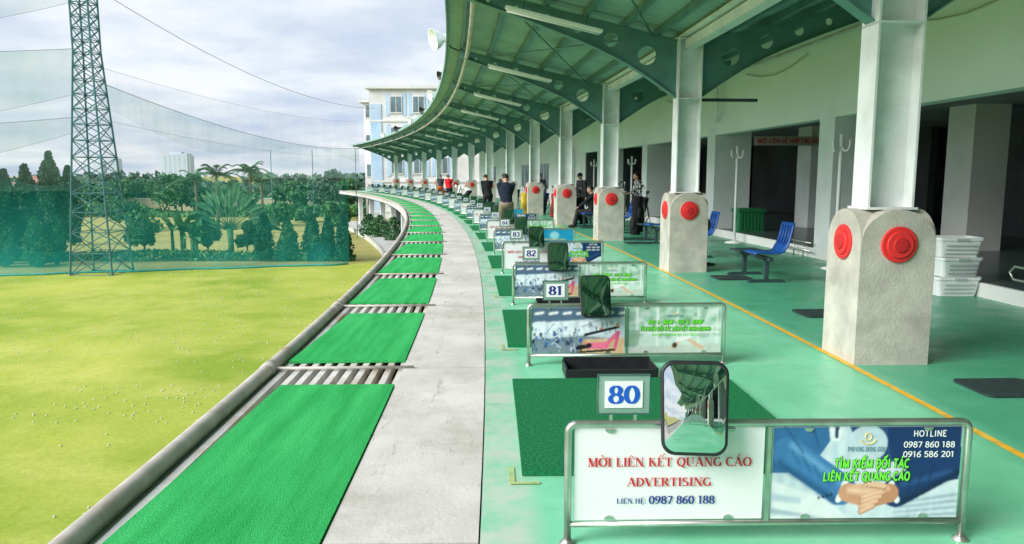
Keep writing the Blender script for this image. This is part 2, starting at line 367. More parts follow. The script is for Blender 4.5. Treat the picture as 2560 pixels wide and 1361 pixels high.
def serif(text,cap,width=None,cx=0,base=0,bold=1.,mono=0.,shear=0.):
    tk=.19*bold; tn=.065*bold; vs=[];fs=[];x=0;cnt=0
    def stroke(pts,wf,dx):
        nonlocal cnt
        z=cnt*1e-4/ max(cap,.01)*.35; cnt+=1; k=len(pts); o=len(vs)
        for i,p in enumerate(pts):
            q=pts[min(i+1,k-1)]; r=pts[max(i-1,0)]; tx=q[0]-r[0]; ty=q[1]-r[1]; L=math.hypot(tx,ty) or 1
            hw=.5*(tn+(tk-tn)*abs(ty)/L)*wf
            if wf<.8: hw=max(hw,.5*tn)
            if mono: hw=mono*.5
            for sg in (-1,1):
                vx=p[0]+dx+sg*ty/L*hw; vy=p[1]-sg*tx/L*hw; vs.append((vx+shear*vy,vy,z))
        for i in range(k-1): fs.append((o+2*i,o+2*i+1,o+2*i+3,o+2*i+2))
    for ch in text:
        dec=unicodedata.normalize('NFD',ch); bs=dec[0]
        if bs not in GL: x+=.4; continue
        w,st=GL[bs]
        for pts,wf in st:
            if mono and len(pts)==2 and abs(pts[0][0]-pts[1][0])<.01 and abs(pts[0][1]-pts[1][1])<.3 and bs in 'EFTL': continue
            stroke(pts,wf,x)
            if (bs.isalpha() or bs in '14') and not mono:
                for e,f in ((pts[0],pts[1]),(pts[-1],pts[-2])):
                    if (abs(e[1])<.01 or abs(e[1]-1)<.01) and abs(e[0]-f[0])<.5*abs(e[1]-f[1]) and abs(e[1]-f[1])>.4:
                        yy=.03 if e[1]<.5 else .97
                        stroke([(e[0]-.16,yy),(e[0]+.16,yy)],1,x)
        both=('\u0302' in dec)
        for mk in dec[1:]:
            for pts,wf in DIA.get(mk,[]):
                ox=w/2; oy=0
                if both and mk in '\u0301\u0300\u0309': ox+=.2; oy=.12
                stroke([(p[0]+ox,p[1]+oy) for p in pts],wf,x)
        x+=w+.06
    tot=x-.06; kx=(width/tot) if width else cap
    return [((v[0]-tot/2)*kx+cx,-v[2]*cap,v[1]*cap+base) for v in vs],fs
def sans(text,cap,width=None,cx=0,base=0,shear=0.,bold=0.): return serif(text,cap,width,cx,base,1.,.13+bold*2.5,shear)
# ---------------------------------------------------------------- people (remeshed continuous bodies)
def remesh(mb,voxel,smooth=3):
    o=inst('figure_source',mb.mesh('figure_source'))
    r=o.modifiers.new('r','REMESH'); r.mode='VOXEL'; r.voxel_size=voxel; r.use_smooth_shade=True
    s=o.modifiers.new('s','SMOOTH'); s.factor=.5; s.iterations=smooth
    me=evalmesh(o); old=o.data; bpy.data.objects.remove(o); bpy.data.meshes.remove(old)
    me.polygons.foreach_set('use_smooth',[True]*len(me.polygons)); me.materials.clear(); return me
def ik(a,b,l1,l2,hint):
    a=Vector(a);b=Vector(b); v=b-a; L=min(v.length,(l1+l2)*.999); b=a+v.normalized()*L
    x=(l1*l1-l2*l2+L*L)/(2*L); h=math.sqrt(max(l1*l1-x*x,0)); d=v.normalized(); hn=Vector(hint); hn-=d*hn.dot(d); hn.normalize()
    return a+d*x+hn*h,b
def limb(mb,pts,rs):
    mb.tube(pts,rs,10)
    for p,r in zip(pts,rs): mb.ell(p,(r,r,r),n=10,m=7)
def person(label,loc,rotz,shirt,pants,pel=(0,0,.92),lean=5,feet=((-.12,0),(.12,0)),hands=((-.25,.05,.8),(.25,.05,.8)),ehint=((-.4,-.8,0),(.4,-.8,0)),bow=10,cap=None,hair=True,fz=.09,longhair=False,khint=(0,1,0)):
    P0=Vector(pel); RL=Matrix.Rotation(-rad(lean),3,'X'); RB=Matrix.Rotation(-rad(lean+bow),3,'X')
    up=lambda x,y,z: P0+RL@Vector((x,y,z))
    chest=up(0,0,.34); neck=up(0,0,.53); sh=[up(-.18,0,.47),up(.18,0,.47)]
    head=neck+RB@Vector((0,.03,.15))
    el=[];wr=[];kn=[];an=[]
    for i in (0,1):
        e,w=ik(sh[i],hands[i],.29,.26,ehint[i]); el.append(e); wr.append(w)
        hip=P0+Vector((-.09 if i==0 else .09,0,-.03)); k,a=ik(hip,(feet[i][0],feet[i][1],fz),.43,.42,khint); kn.append((hip,k)); an.append(a)
    root=thing('person',label,'person',loc,rotz)
    b=MB()
    b.ell(head,(.075,.095,.115),RB); b.ell(head+RB@Vector((0,.03,-.06)),(.055,.065,.06),RB); b.ell(head+RB@Vector((0,.1,-.015)),(.014,.022,.024),RB,8,6)
    for sx in (-1,1): b.ell(head+RB@Vector((sx*.077,0,-.01)),(.012,.022,.033),RB,8,6)
    limb(b,[neck-RL@Vector((0,0,.06)),head-RB@Vector((0,.01,.06))],[.055,.05])
    b.ell(chest,(.15,.095,.2),RL); b.ell(up(0,0,.12),(.125,.085,.16),RL); b.ell(P0,(.14,.1,.12))
    for i in (0,1):
        limb(b,[sh[i],el[i],wr[i]],[.045,.036,.026]); limb(b,[kn[i][0],kn[i][1],an[i]],[.075,.048,.036])
        d=(wr[i]-el[i]).normalized(); b.ell(wr[i]+d*.05,(.026,.026,.05),d.to_track_quat('Z','Y').to_matrix(),10,7)
    me=remesh(b,.014)
    fm=MB()
    for i in (0,1):
        d=(wr[i]-el[i]).normalized(); Rm=d.to_track_quat('Z','Y').to_matrix(); o=wr[i]+d*.075
        inw=Rm@Vector((0,1,0)); sd=Rm@Vector((1,0,0))
        for j,l in enumerate((.07,.08,.075,.058)):
            q=o+sd*(.027-.018*j); fm.tube([q,q+d*l*.45+inw*.006,q+d*l*.8+inw*.022],[.0095,.0085,.0065],6)
        q=wr[i]+d*.035+sd*.02; fm.tube([q,q+sd*.025+d*.025+inw*.01,q+sd*.03+d*.055+inw*.02],[.011,.0095,.007],6)
    bm=bmesh.new(); bm.from_mesh(me); t=fm.mesh('fingers',True); bm.from_mesh(t); bm.to_mesh(me); bm.free(); bpy.data.meshes.remove(t)
    me.polygons.foreach_set('use_smooth',[True]*len(me.polygons))
    inst('body',me,M['skin'],root)
    for sx in (-1,1): MB().ell(head+RB@Vector((sx*.03,.085,.012)),(.011,.008,.007),RB,8,6).build('eye',M['black'],root,True)
    c=MB(); c.ell(chest,(.185,.122,.21),RL); c.ell(up(0,0,.12),(.16,.112,.19),RL); c.ell(up(0,0,.0),(.165,.12,.12),RL)
    c.ell(up(0,-.01,.47),(.17,.075,.06),RL)
    for i in (0,1): limb(c,[sh[i],el[i],wr[i]-(wr[i]-el[i])*.08],[.068,.056,.046])
    inst('shirt',remesh(c,.02),shirt if not isinstance(shirt,tuple) else cloth(shirt),root)
    c=MB(); c.ell(P0-Vector((0,0,.02)),(.165,.125,.13))
    for i in (0,1): limb(c,[kn[i][0],kn[i][1],an[i]+(kn[i][1]-an[i])*.07],[.1,.073,.062])
    inst('trousers',remesh(c,.02),cloth(pants),root)
    for i in (0,1):
        q=MB(); f=an[i]; yy=Vector((khint[0],khint[1],0)).normalized(); q.ell(f+yy*.07+Vector((0,0,-fz+.045)),(.048,.13,.045),Matrix.Rotation(math.atan2(-yy.x,yy.y),3,'Z')); q.tube([f+Vector((0,0,-.05)),f+Vector((0,0,.03))],[.05,.045],10)
        q.build('shoe',cloth((.03,.03,.035)),root,True)
    if cap:
        q=MB(); q.ell(head+RB@Vector((0,-.008,.045)),(.086,.105,.085),RB); q.ell(head+RB@Vector((0,.11,.04)),(.065,.07,.01),RB); q.build('cap',cloth(cap),root,True)
    if hair:
        q=MB(); q.ell(head+RB@Vector((0,-.022,.03)),(.083,.095,.1),RB)
        if longhair: q.ell(head+RB@Vector((0,-.08,-.03)),(.06,.05,.12),RB); q.ell(head+RB@Vector((0,-.06,.11)),(.045,.045,.04),RB)
        q.build('hair',M['hair'],root,True)
    return root,wr
ADDR=dict(pel=(0,-.08,.86),lean=28,feet=((-.17,0),(.17,0)),hands=((-.03,.42,.78),(.03,.4,.72)),ehint=((-.3,-.3,-1),(.3,-.3,-1)),bow=25)
def pl(Y,d,z=0): return A(SY(Y),d,z)
def fr(Y,extra=0): return PH(SY(Y))+rad(extra)
g1=dict(ADDR); g1['lean']=16; g1['hands']=((-.03,.34,.84),(.03,.32,.78)); g1['pel']=(0,-.04,.89)
person('golfer in a dark navy jacket and khaki trousers seen from behind, head bowed',pl(18.6,.9,.03),fr(18.6),(.02,.026,.045),(.26,.22,.16),**g1)
person('golfer in black standing past the navy-jacketed golfer',pl(27,1.15,.03),fr(27,15),(.02,.022,.025),(.03,.03,.035),**g1)
a=dict(ADDR); a['lean']=62; a['hands']=((-.1,.5,.5),(.12,.52,.48)); a['pel']=(0,-.12,.84)
person('bending person in a white shirt and dark trousers on the deck',pl(36,1.3,.03),fr(36,60),(.8,.8,.8),(.03,.03,.04),cap=(.7,.7,.7),**a)
person('golfer in a bright red shirt bending over the tee',pl(41,1.0,.03),fr(41,10),(.75,.02,.03),(.04,.04,.06),**g1)
person('farthest golfer in orange-red trousers and dark top beside the red-shirted golfer',pl(47,1.3,.03),fr(47,-10),(.05,.05,.07),(.75,.1,.03),**g1)
person('seated man in a black jacket beside the fourth pedestal',pl(22.6,3.85,0),fr(22.6,75),(.02,.022,.025),(.035,.035,.04),pel=(0,-.1,.52),lean=-3,feet=((-.14,.42),(.14,.40)),hands=((-.1,.3,.62),(.1,.32,.62)),bow=18,ehint=((-1,-.4,-.4),(1,-.4,-.4)),cap=None)
person('man in a dark cap standing behind the seated man',pl(26.5,4.55),fr(26.5,120),(.03,.03,.035),(.03,.03,.03),cap=(.02,.02,.025))
person('woman in a black and grey checked shirt standing by the wall openings',pl(23.6,5.75),fr(23.6,95),M['check'],(.03,.03,.035),lean=3,hands=((-.12,.3,1.05),(.12,.3,1.02)),longhair=True)
person('man in dark clothes standing between the fifth and sixth pedestals',pl(33,4.3),fr(33,150),(.025,.03,.04),(.05,.05,.055))
person('person in a grey jacket standing past the sixth pedestal',pl(39,3.6),fr(39,200),(.1,.11,.13),(.03,.03,.04))
person('person in a pale yellow shirt far along the deck by the pedestals',pl(44,3.9),fr(44,150),(.6,.5,.2),(.03,.03,.04))
def club(label,Y,d):
    t=thing('golf_club',label,'golf club',pl(Y,d,.03),fr(Y))
    MB().tube([(0,.32,.86),(0,.38,.68)],[.013,.011],8).build('grip',M['black'],t,True)
    MB().tube([(0,.38,.68),(0,.64,.05)],[.006,.005],6).build('shaft',M['steel'],t,True)
    MB().ell((-.04,.66,.04),(.06,.035,.022)).build('club_head',M['dark_steel'],t,True)
club('golf club held by the golfer in the navy jacket',18.6,.9); club('golf club held by the golfer in black',27,1.15)
# ---------------------------------------------------------------- posters painted as coloured print
def canvas(w,h,nx,ny,bg):
    u=np.linspace(0,1,nx); v=np.linspace(0,1,ny); U,V=np.meshgrid(u,v); Cc=np.zeros((ny,nx,3)); Cc[:]=bg; return dict(U=U,V=V,C=Cc,w=w,h=h,nx=nx,ny=ny)
def fillp(cv,poly,col,a=1.):
    x=cv['U'];y=cv['V']; ins=np.zeros(x.shape,bool); k=len(poly)
    for i in range(k):
        x1,y1=poly[i]; x2,y2=poly[(i+1)%k]
        if y1==y2: continue
        c=((y1>y)!=(y2>y))&(x<(x2-x1)*(y-y1)/(y2-y1)+x1); ins^=c
    cv['C'][ins]=cv['C'][ins]*(1-a)+np.array(col)*a
def fille(cv,cx,cy,rx,ry,col,a=1.):
    ins=((cv['U']-cx)/rx)**2+((cv['V']-cy)/ry)**2<1; cv['C'][ins]=cv['C'][ins]*(1-a)+np.array(col)*a
def fline(cv,p,q,r,col,a=1.,soft=0.):
    ax=2.02; X=cv['U']*ax; Y=cv['V']; px,py=p[0]*ax,p[1]; qx,qy=q[0]*ax,q[1]; dx,dy=qx-px,qy-py; L2=dx*dx+dy*dy+1e-9
    t=np.clip(((X-px)*dx+(Y-py)*dy)/L2,0,1); D=np.hypot(X-px-t*dx,Y-py-t*dy)/r
    w=np.clip((1-D)/max(soft,1e-3),0,1)*a if soft else (D<1)*a
    cv['C']=cv['C']*(1-w[:,:,None])+np.array(col)*w[:,:,None]
def blur(cv,n=1):
    for _ in range(n):
        c=np.pad(cv['C'],((1,1),(1,1),(0,0)),'edge'); cv['C']=(c[1:-1,1:-1]*4+c[:-2,1:-1]*2+c[2:,1:-1]*2+c[1:-1,:-2]*2+c[1:-1,2:]*2+c[:-2,:-2]+c[2:,2:]+c[:-2,2:]+c[2:,:-2])/16
def vnoise(cv,amp,k=14):
    g=np.random.rand(k,2*k); yi=(cv['V']*(k-1.01)); xi=cv['U']*(2*k-1.01); y0=yi.astype(int);x0=xi.astype(int);fy=yi-y0;fx=xi-x0
    n=(g[y0,x0]*(1-fx)+g[y0,x0+1]*fx)*(1-fy)+(g[y0+1,x0]*(1-fx)+g[y0+1,x0+1]*fx)*fy
    cv['C']*=(1+amp*(n-.5))[:,:,None]
def postermesh(cv):
    nx,ny=cv['nx'],cv['ny']; vs=np.zeros((ny*nx,3)); vs[:,0]=((cv['U']-.5)*cv['w']).ravel(); vs[:,2]=((cv['V']-.5)*cv['h']).ravel()
    fs=[(j*nx+i,j*nx+i+1,(j+1)*nx+i+1,(j+1)*nx+i) for j in range(ny-1) for i in range(nx-1)]
    me=bpy.data.meshes.new('poster_print'); me.from_pydata(vs.tolist(),[],fs)
    at=me.color_attributes.new('Col','FLOAT_COLOR','POINT'); col=np.ones((ny*nx,4),np.float32); col[:,:3]=np.clip(cv['C'].reshape(-1,3),0,1); at.data.foreach_set('color',col.ravel())
    me.materials.append(M['poster']); return me
PW,PHh=.79,.40
def L(*a): return lin(*a)
# handshake
cv=canvas(PW,PHh,260,130,L(206,218,228))
for i in range(6): fline(cv,(.03+.07*i,-.1),(.06+.07*i,1.1),.05,L(165,190,212),.5,.8)
fillp(cv,[(0,0),(.42,0),(.3,.2),(0,.42)],L(224,230,234)); fillp(cv,[(0,.05),(.26,0),(.3,0),(0,.12)],L(150,168,188),.8); fillp(cv,[(0,.2),(.16,.16),(.16,.22),(0,.28)],L(176,196,214),.8)
fillp(cv,[(.66,0),(1,0),(1,.34),(.7,.16)],L(206,218,228))
for i in range(4): fillp(cv,[(.66,.0+.05*i),(1,.03+.07*i),(1,.055+.07*i),(.66,.015+.05*i)],L(84,112,150),.75)
blur(cv,4)
# left man: chest at the upper left, forearm reaching down to the clasp
fillp(cv,[(0,1),(.29,1),(.3,.84),(.24,.66),(.12,.5),(0,.5)],L(52,104,158))
fline(cv,(.08,.72),(.37,.31),.17,L(62,120,176)); fline(cv,(.1,.8),(.37,.40),.06,L(108,164,210),.85,1); fline(cv,(.04,.6),(.34,.2),.07,L(32,76,126),.9,1)
for p,q in (((.16,.68),(.2,.52)),((.22,.58),(.26,.44)),((.27,.5),(.31,.36)),((.1,.74),(.14,.6))): fline(cv,p,q,.02,L(34,74,122),.55,1)
for p,q in (((.06,1.),(.16,.72)),((.2,1.),(.24,.8))): fline(cv,p,q,.025,L(32,72,120),.7,1)
fillp(cv,[(.29,1),(.37,1),(.35,.84),(.31,.84)],L(226,232,238)); fillp(cv,[(.32,1),(.345,1),(.34,.87),(.325,.87)],L(40,60,96))
# right man: dark navy, fills the upper right behind the phone numbers
fillp(cv,[(.4,1),(.66,1),(.74,.72),(.62,.6),(.46,.74)],L(40,70,124))
fillp(cv,[(.6,1),(1,1),(1,.42),(.84,.36),(.64,.62),(.61,.8)],L(22,48,100))
fline(cv,(.97,.62),(.67,.28),.165,L(24,50,104)); fline(cv,(.95,.5),(.70,.36),.05,L(46,84,142),.75,1); fline(cv,(1.,.5),(.70,.17),.06,L(12,28,62),.85,1)
for p,q in (((.86,.58),(.84,.40)),((.8,.5),(.78,.32)),((.74,.44),(.73,.26))): fline(cv,p,q,.018,L(12,28,62),.6,1)
fline(cv,(.395,.40),(.36,.20),.03,L(240,242,246)); fline(cv,(.64,.38),(.675,.19),.03,L(236,240,246))
for i in range(4): fille(cv,.255+.022*i,.225+.012*i,.007,.018,L(18,38,74))
# clasped hands
fline(cv,(.41,.28),(.50,.23),.105,L(206,148,118)); fline(cv,(.63,.27),(.54,.22),.105,L(194,134,104)); fline(cv,(.42,.31),(.54,.28),.06,L(238,192,164),1,.9); fline(cv,(.62,.32),(.54,.31),.05,L(230,180,150),1,.9)
for i in range(4):
    y=.285-.052*i; x0=.60-.018*i; x1=.49-.002*i
    fline(cv,(x0,y),(x1,y-.06),.031,L(170,108,84)); fline(cv,(x0,y+.004),(x1,y-.055),.024,L(228,176,146)); fline(cv,(x0-.01,y+.012),(x1+.01,y-.045),.011,L(246,208,184),.8,1)
fline(cv,(.60,.345),(.51,.375),.036,L(170,108,84)); fline(cv,(.60,.35),(.515,.38),.029,L(234,186,156)); fline(cv,(.43,.35),(.50,.36),.026,L(226,172,142),1,.5)
fille(cv,.5,.81,.105,.2,L(198,214,226),.92); blur(cv,1); vnoise(cv,.14,18); PO={'hand':postermesh(cv)}
# gym
def gym(seed,pink):
    r=random.Random(seed); cv=canvas(PW,PHh,180,90,L(204,220,232))
    fillp(cv,[(0,.66),(1,.78),(1,1),(0,1)],L(84,110,136)); fillp(cv,[(0,0),(1,0),(1,.3),(.55,.38),(0,.3)],L(120,138,150)); fillp(cv,[(.5,0),(1,0),(1,.34),(.56,.3)],L(216,186,144))
    for i in range(7): x=.03+.15*i; fillp(cv,[(x,.83),(x+.1,.86),(x+.1,.91),(x,.88)],L(244,250,254))
    for i in range(6): x=.02+.16*i; fillp(cv,[(x,.4),(x+.12,.42),(x+.12,.7),(x,.68)],L(228,242,250),.9)
    blur(cv,2)
    for i in range(90):
        x=r.uniform(-.02,.52);y=r.uniform(.02,.52); w=r.uniform(.008,.028); h=r.uniform(.015,.09); a=r.uniform(-.04,.04)
        fillp(cv,[(x,y),(x+w,y+a),(x+w*1.1,y+h+a),(x+.1*w,y+h)],r.choice([L(28,46,70),L(30,88,156),L(18,28,42),L(80,142,202),L(214,226,234),L(46,104,168)]),.85)
    for i in range(36):
        x=r.uniform(-.05,1);y=r.uniform(.05,.6); q=r.uniform(-.08,.08); fline(cv,(x,y),(x+q,y+r.uniform(.03,.16)),.007,r.choice([L(36,54,76),L(224,232,238),L(50,108,172)]),.85)
    for i in range(10): x=r.uniform(.55,.98); y=r.uniform(.42,.62); fline(cv,(x,y),(x,y+.08),.012,r.choice([L(70,84,96),L(170,136,112),L(50,66,82)]),.8)
    if pink:
        for x,y in ((.55,.36),(.72,.44)): fillp(cv,[(x,y),(x+.22,y+.1),(x+.22,y+.16),(x+.02,y+.07)],L(24,26,30)); fille(cv,x+.2,y+.17,.02,.04,L(208,150,120))
        fillp(cv,[(.48,.04),(.9,.1),(.9,.05),(.5,0)],L(26,30,34)); fline(cv,(.6,.16),(.8,.17),.07,L(238,120,156)); fline(cv,(.8,.18),(.93,.44),.045,L(238,114,152)); fline(cv,(.93,.44),(.9,.12),.035,L(228,98,140)); fline(cv,(.5,.12),(.62,.17),.05,L(40,38,44)); fille(cv,.57,.23,.026,.05,L(214,160,130))
    blur(cv,1); vnoise(cv,.2,20); return postermesh(cv)
PO['gym']=gym(3,True); PO['gym_b']=gym(8,False)
def yoga(seed):
    r=random.Random(seed); cv=canvas(PW,PHh,150,75,L(204,224,218))
    fillp(cv,[(0,.55),(1,.6),(1,1),(0,1)],L(176,208,194))
    for i in range(90): fille(cv,r.random(),r.uniform(.4,1),r.uniform(.02,.07),r.uniform(.03,.12),r.choice([L(112,168,128),L(214,228,226),L(140,190,168),L(226,238,236),L(96,150,120)]),.5)
    for x in (.08,.3,.52,.74,.95): fillp(cv,[(x,.1),(x+.016,.1),(x+.016,1),(x,1)],L(238,244,242))
    fillp(cv,[(0,.42),(1,.42),(1,.46),(0,.46)],L(238,244,242)); fillp(cv,[(0,0),(1,0),(1,.2),(0,.12)],L(196,204,198))
    fillp(cv,[(0,.12),(.1,.14),(.12,.5),(0,.5)],L(100,152,112),.7); blur(cv,2)
    fline(cv,(.47,.1),(.6,.34),.03,L(228,182,154)); fline(cv,(.6,.34),(.8,.1),.035,L(228,182,154)); fline(cv,(.55,.28),(.66,.36),.05,L(238,238,240)); fille(cv,.5,.16,.03,.06,L(80,58,46))
    blur(cv,1); vnoise(cv,.12,18); return postermesh(cv)
PO['yoga']=yoga(2); PO['yoga_b']=yoga(5)
cv=canvas(PW,PHh,60,30,L(30,150,196)); fillp(cv,[(0,0),(1,0),(1,.25),(0,.4)],L(90,190,120)); fille(cv,.5,.7,.12,.2,L(150,214,226)); fillp(cv,[(0,.8),(.4,1),(0,1)],L(20,110,170)); blur(cv,2); vnoise(cv,.2); PO['teal']=postermesh(cv)
PO['white']=None
# ---------------------------------------------------------------- bay dividers
fb=MB(); H1=.52; RX=.835
cr=.035
pts=[(-RX,0,0.01),(-RX,0,H1-cr)]+[(-RX+cr-cr*cos(rad(t)),0,H1-cr+cr*sin(rad(t))) for t in (20,45,70,90)]+[(RX-cr+cr*sin(rad(t)),0,H1-cr+cr*cos(rad(t))) for t in (0,20,45,70)]+[(RX,0,H1-cr),(RX,0,.01)]
fb.tube(pts,.0155,10)
FRAME_ME=fb.mesh('frame',True)
FRAME_ME.materials.append(M['steel'])
RAIL_ME=MB().tube([(-RX+.01,0,.085),(RX-.01,0,.085)],.013,8).mesh('bottom_rail',True)
MID_ME=MB().box((0,0,.3),(.016,.016,.41)).mesh('middle_post')
FOOT_ME=MB().lathe([(.034,0),(.034,.006),(.02,.014),(.019,.02)],n=14).mesh('foot_flange',True)
PANEL_ME=MB().box((0,.006,0),(PW,.006,PHh)).mesh('sign_panel')
CLIP_ME=MB().add([(0.02*cos(rad(a)),-.006,.016*sin(rad(a))) for a in range(0,181,20)]+[(0.02*cos(rad(a)),.004,.016*sin(rad(a))) for a in range(0,181,20)],[tuple(range(10)),tuple(range(19,9,-1))]+[(i,(i+1)%10,10+(i+1)%10,10+i) for i in range(10)]).mesh('clip')
NP_ME=MB().box((0,.006,0),(.215,.012,.165)).mesh('number_plate')
NPE_ME=MB().tube([(-.107,-.001,-.082),(.107,-.001,-.082),(.107,-.001,.082),(-.107,-.001,.082)],.004,6,closed=True).mesh('plate_edge')
NPF_ME=MB().box((0,-.002,0),(.155,.004,.112)).mesh('number_face')
NL_ME=MB().box((0,.006,-.1),(.012,.012,.05)).mesh('plate_leg')
def rrect(w,h,r,n=6,taper=0.):
    out=[]
    for cx,cy,a0 in ((w/2-r,h/2-r,0),(-w/2+r,h/2-r,90),(-w/2+r,-h/2+r,180),(w/2-r,-h/2+r,270)):
        for i in range(n+1):
            a=rad(a0+90*i/n); x=cx+r*cos(a); y=cy+r*sin(a); out.append((x*(1+taper*y/h),y))
    return out
def slab(poly,y0,y1):
    k=len(poly); return [(x,y0,z) for x,z in poly]+[(x,y1,z) for x,z in poly],[tuple(range(k)),tuple(range(2*k-1,k-1,-1))]+[(i,(i+1)%k,k+(i+1)%k,k+i) for i in range(k)]
mr=MB(); mr.add(*slab(rrect(.275,.375,.05,6,.05),-.012,.03)); MR_ME=mr.mesh('mirror_shell')
# convex wide-view glass
def convex(R=1.15,rings=9):
    o=rrect(.262,.362,.045,6,.05); k=len(o); vs=[(0,-.0145-.0285,0)]; fs=[]
    for t in range(1,rings+1):
        u=t/rings
        for x,z in o: x*=u;z*=u; vs.append((x,-.0145-.0285+(x*x+z*z)/(2*R),z))
    for j in range(k): fs.append((0,1+j,1+(j+1)%k))
    for t in range(rings-1):
        for j in range(k): a=1+t*k;j2=(j+1)%k; fs.append((a+j,a+k+j,a+k+j2,a+j2))
    b=MB(); b.add(vs,fs); return b.mesh('mirror_glass',True)
MG_ME=convex(); MGD_ME=convex(1.6)
RIM_ME=MB().tube([(x,-.016,z) for x,z in rrect(.268,.368,.047,6,.05)],.0115,8,closed=True).mesh('mirror_rim',True)
MBR_ME=MB().tube([(0,.03,-.06),(0,.075,-.08)],.01,8).mesh('mirror_bracket',True)
def one(vf,nm='lettering'):
    b=MB(); b.add(*vf); return b.mesh(nm,fix=False)
def letters_white():
    return [(one(serif('MỜI LIÊN KẾT QUẢNG CÁO',.038,.68,0,.034)),'inkred',1),(one(serif('ADVERTISING',.037,.35,0,-.052)),'inkred',1),(one(serif('LIÊN HỆ:',.022,.125,-.155,-.127)),'navy',1),(one(serif('0987 860 188',.035,.275,.055,-.13)),'navy',1)]
GT1='TÌM KIẾM ĐỐI TÁC'; GT2='LIÊN KẾT QUẢNG CÁO'
def gl(t,cap,w,cx,base):
    return [(one(serif(t,cap,w,cx+.002,base-.002,1,.38,.06),'lettering_shadow'),'inkdark',0.3),(one(serif(t,cap,w,cx,base,1,.21,.06)),'inkgreen',2.4)]
def letters_hand():
    o=gl(GT1,.037,.315,0.02,.022)+gl(GT2,.037,.365,0,-.034)
    for t,c,w,z in (('HOTLINE',.026,.14,.155),('0987 860 188',.025,.215,.108),('0916 586 201',.025,.215,.066)): o.append((one(sans(t,c,w,.258,z,0,.012)),'inkwhite',1))
    o.append((one(serif('PHUONG DONG GOLF',.02,.165,0,.092)),'inkteal',1))
    o.append((MB().tube([(.034*cos(rad(a)),-.0005,.15+.026*sin(rad(a))) for a in range(200,345,12)],.0024,6).tube([(.0+.013*cos(rad(a)),-.0005,.156+.016*sin(rad(a))) for a in range(0,360,24)],.002,6,closed=True).mesh('logo'),'gold',1)); return o
def letters_yoga():
    o=gl('KHU A : 800M² - KHU B : 600M²',.034,.47,0,.05)+gl('TÌM KIẾM ĐỐI TÁC LIÊN KẾT KINH DOANH',.034,.6,0,-.008)
    o.append((one(sans('HOTLINE : 0987 860 188 - 0916 586 201',.018,.4,0,-.052,0,.008)),'inkgreen',1))
    o.append((one(serif('PHUONG DONG GOLF',.014,.14,0,.112)),'inkteal',1))
    o.append((MB().tube([(.026*cos(rad(a)),-.0005,.154+.02*sin(rad(a))) for a in range(200,345,12)],.0025,6).mesh('logo'),'gold',1)); return o
def letters_teal():
    return [(one(serif('PHUONG DONG GOLF',.034,.46,0,-.02)),'gold',1),(one(sans('HOTLINE : 0987 860 188',.024,.4,0,-.1,0,.006)),'inkwhite',1)]
LT={'white':letters_white(),'hand':letters_hand(),'yoga':letters_yoga(),'teal':letters_teal(),'gym':[],'gym_b':[]}; LT['yoga_b']=LT['yoga']
LAB={'white':'white advertising','hand':'blue handshake','yoga':'pale window','yoga_b':'pale window','teal':'teal logo','gym':'gym','gym_b':'gym'}
SEQ={0:('white','hand'),1:('gym','yoga'),2:('gym','yoga_b'),3:('white','hand'),4:('gym_b','teal'),5:('white','yoga'),6:('gym','hand'),7:('white','teal')}
S0=4.13
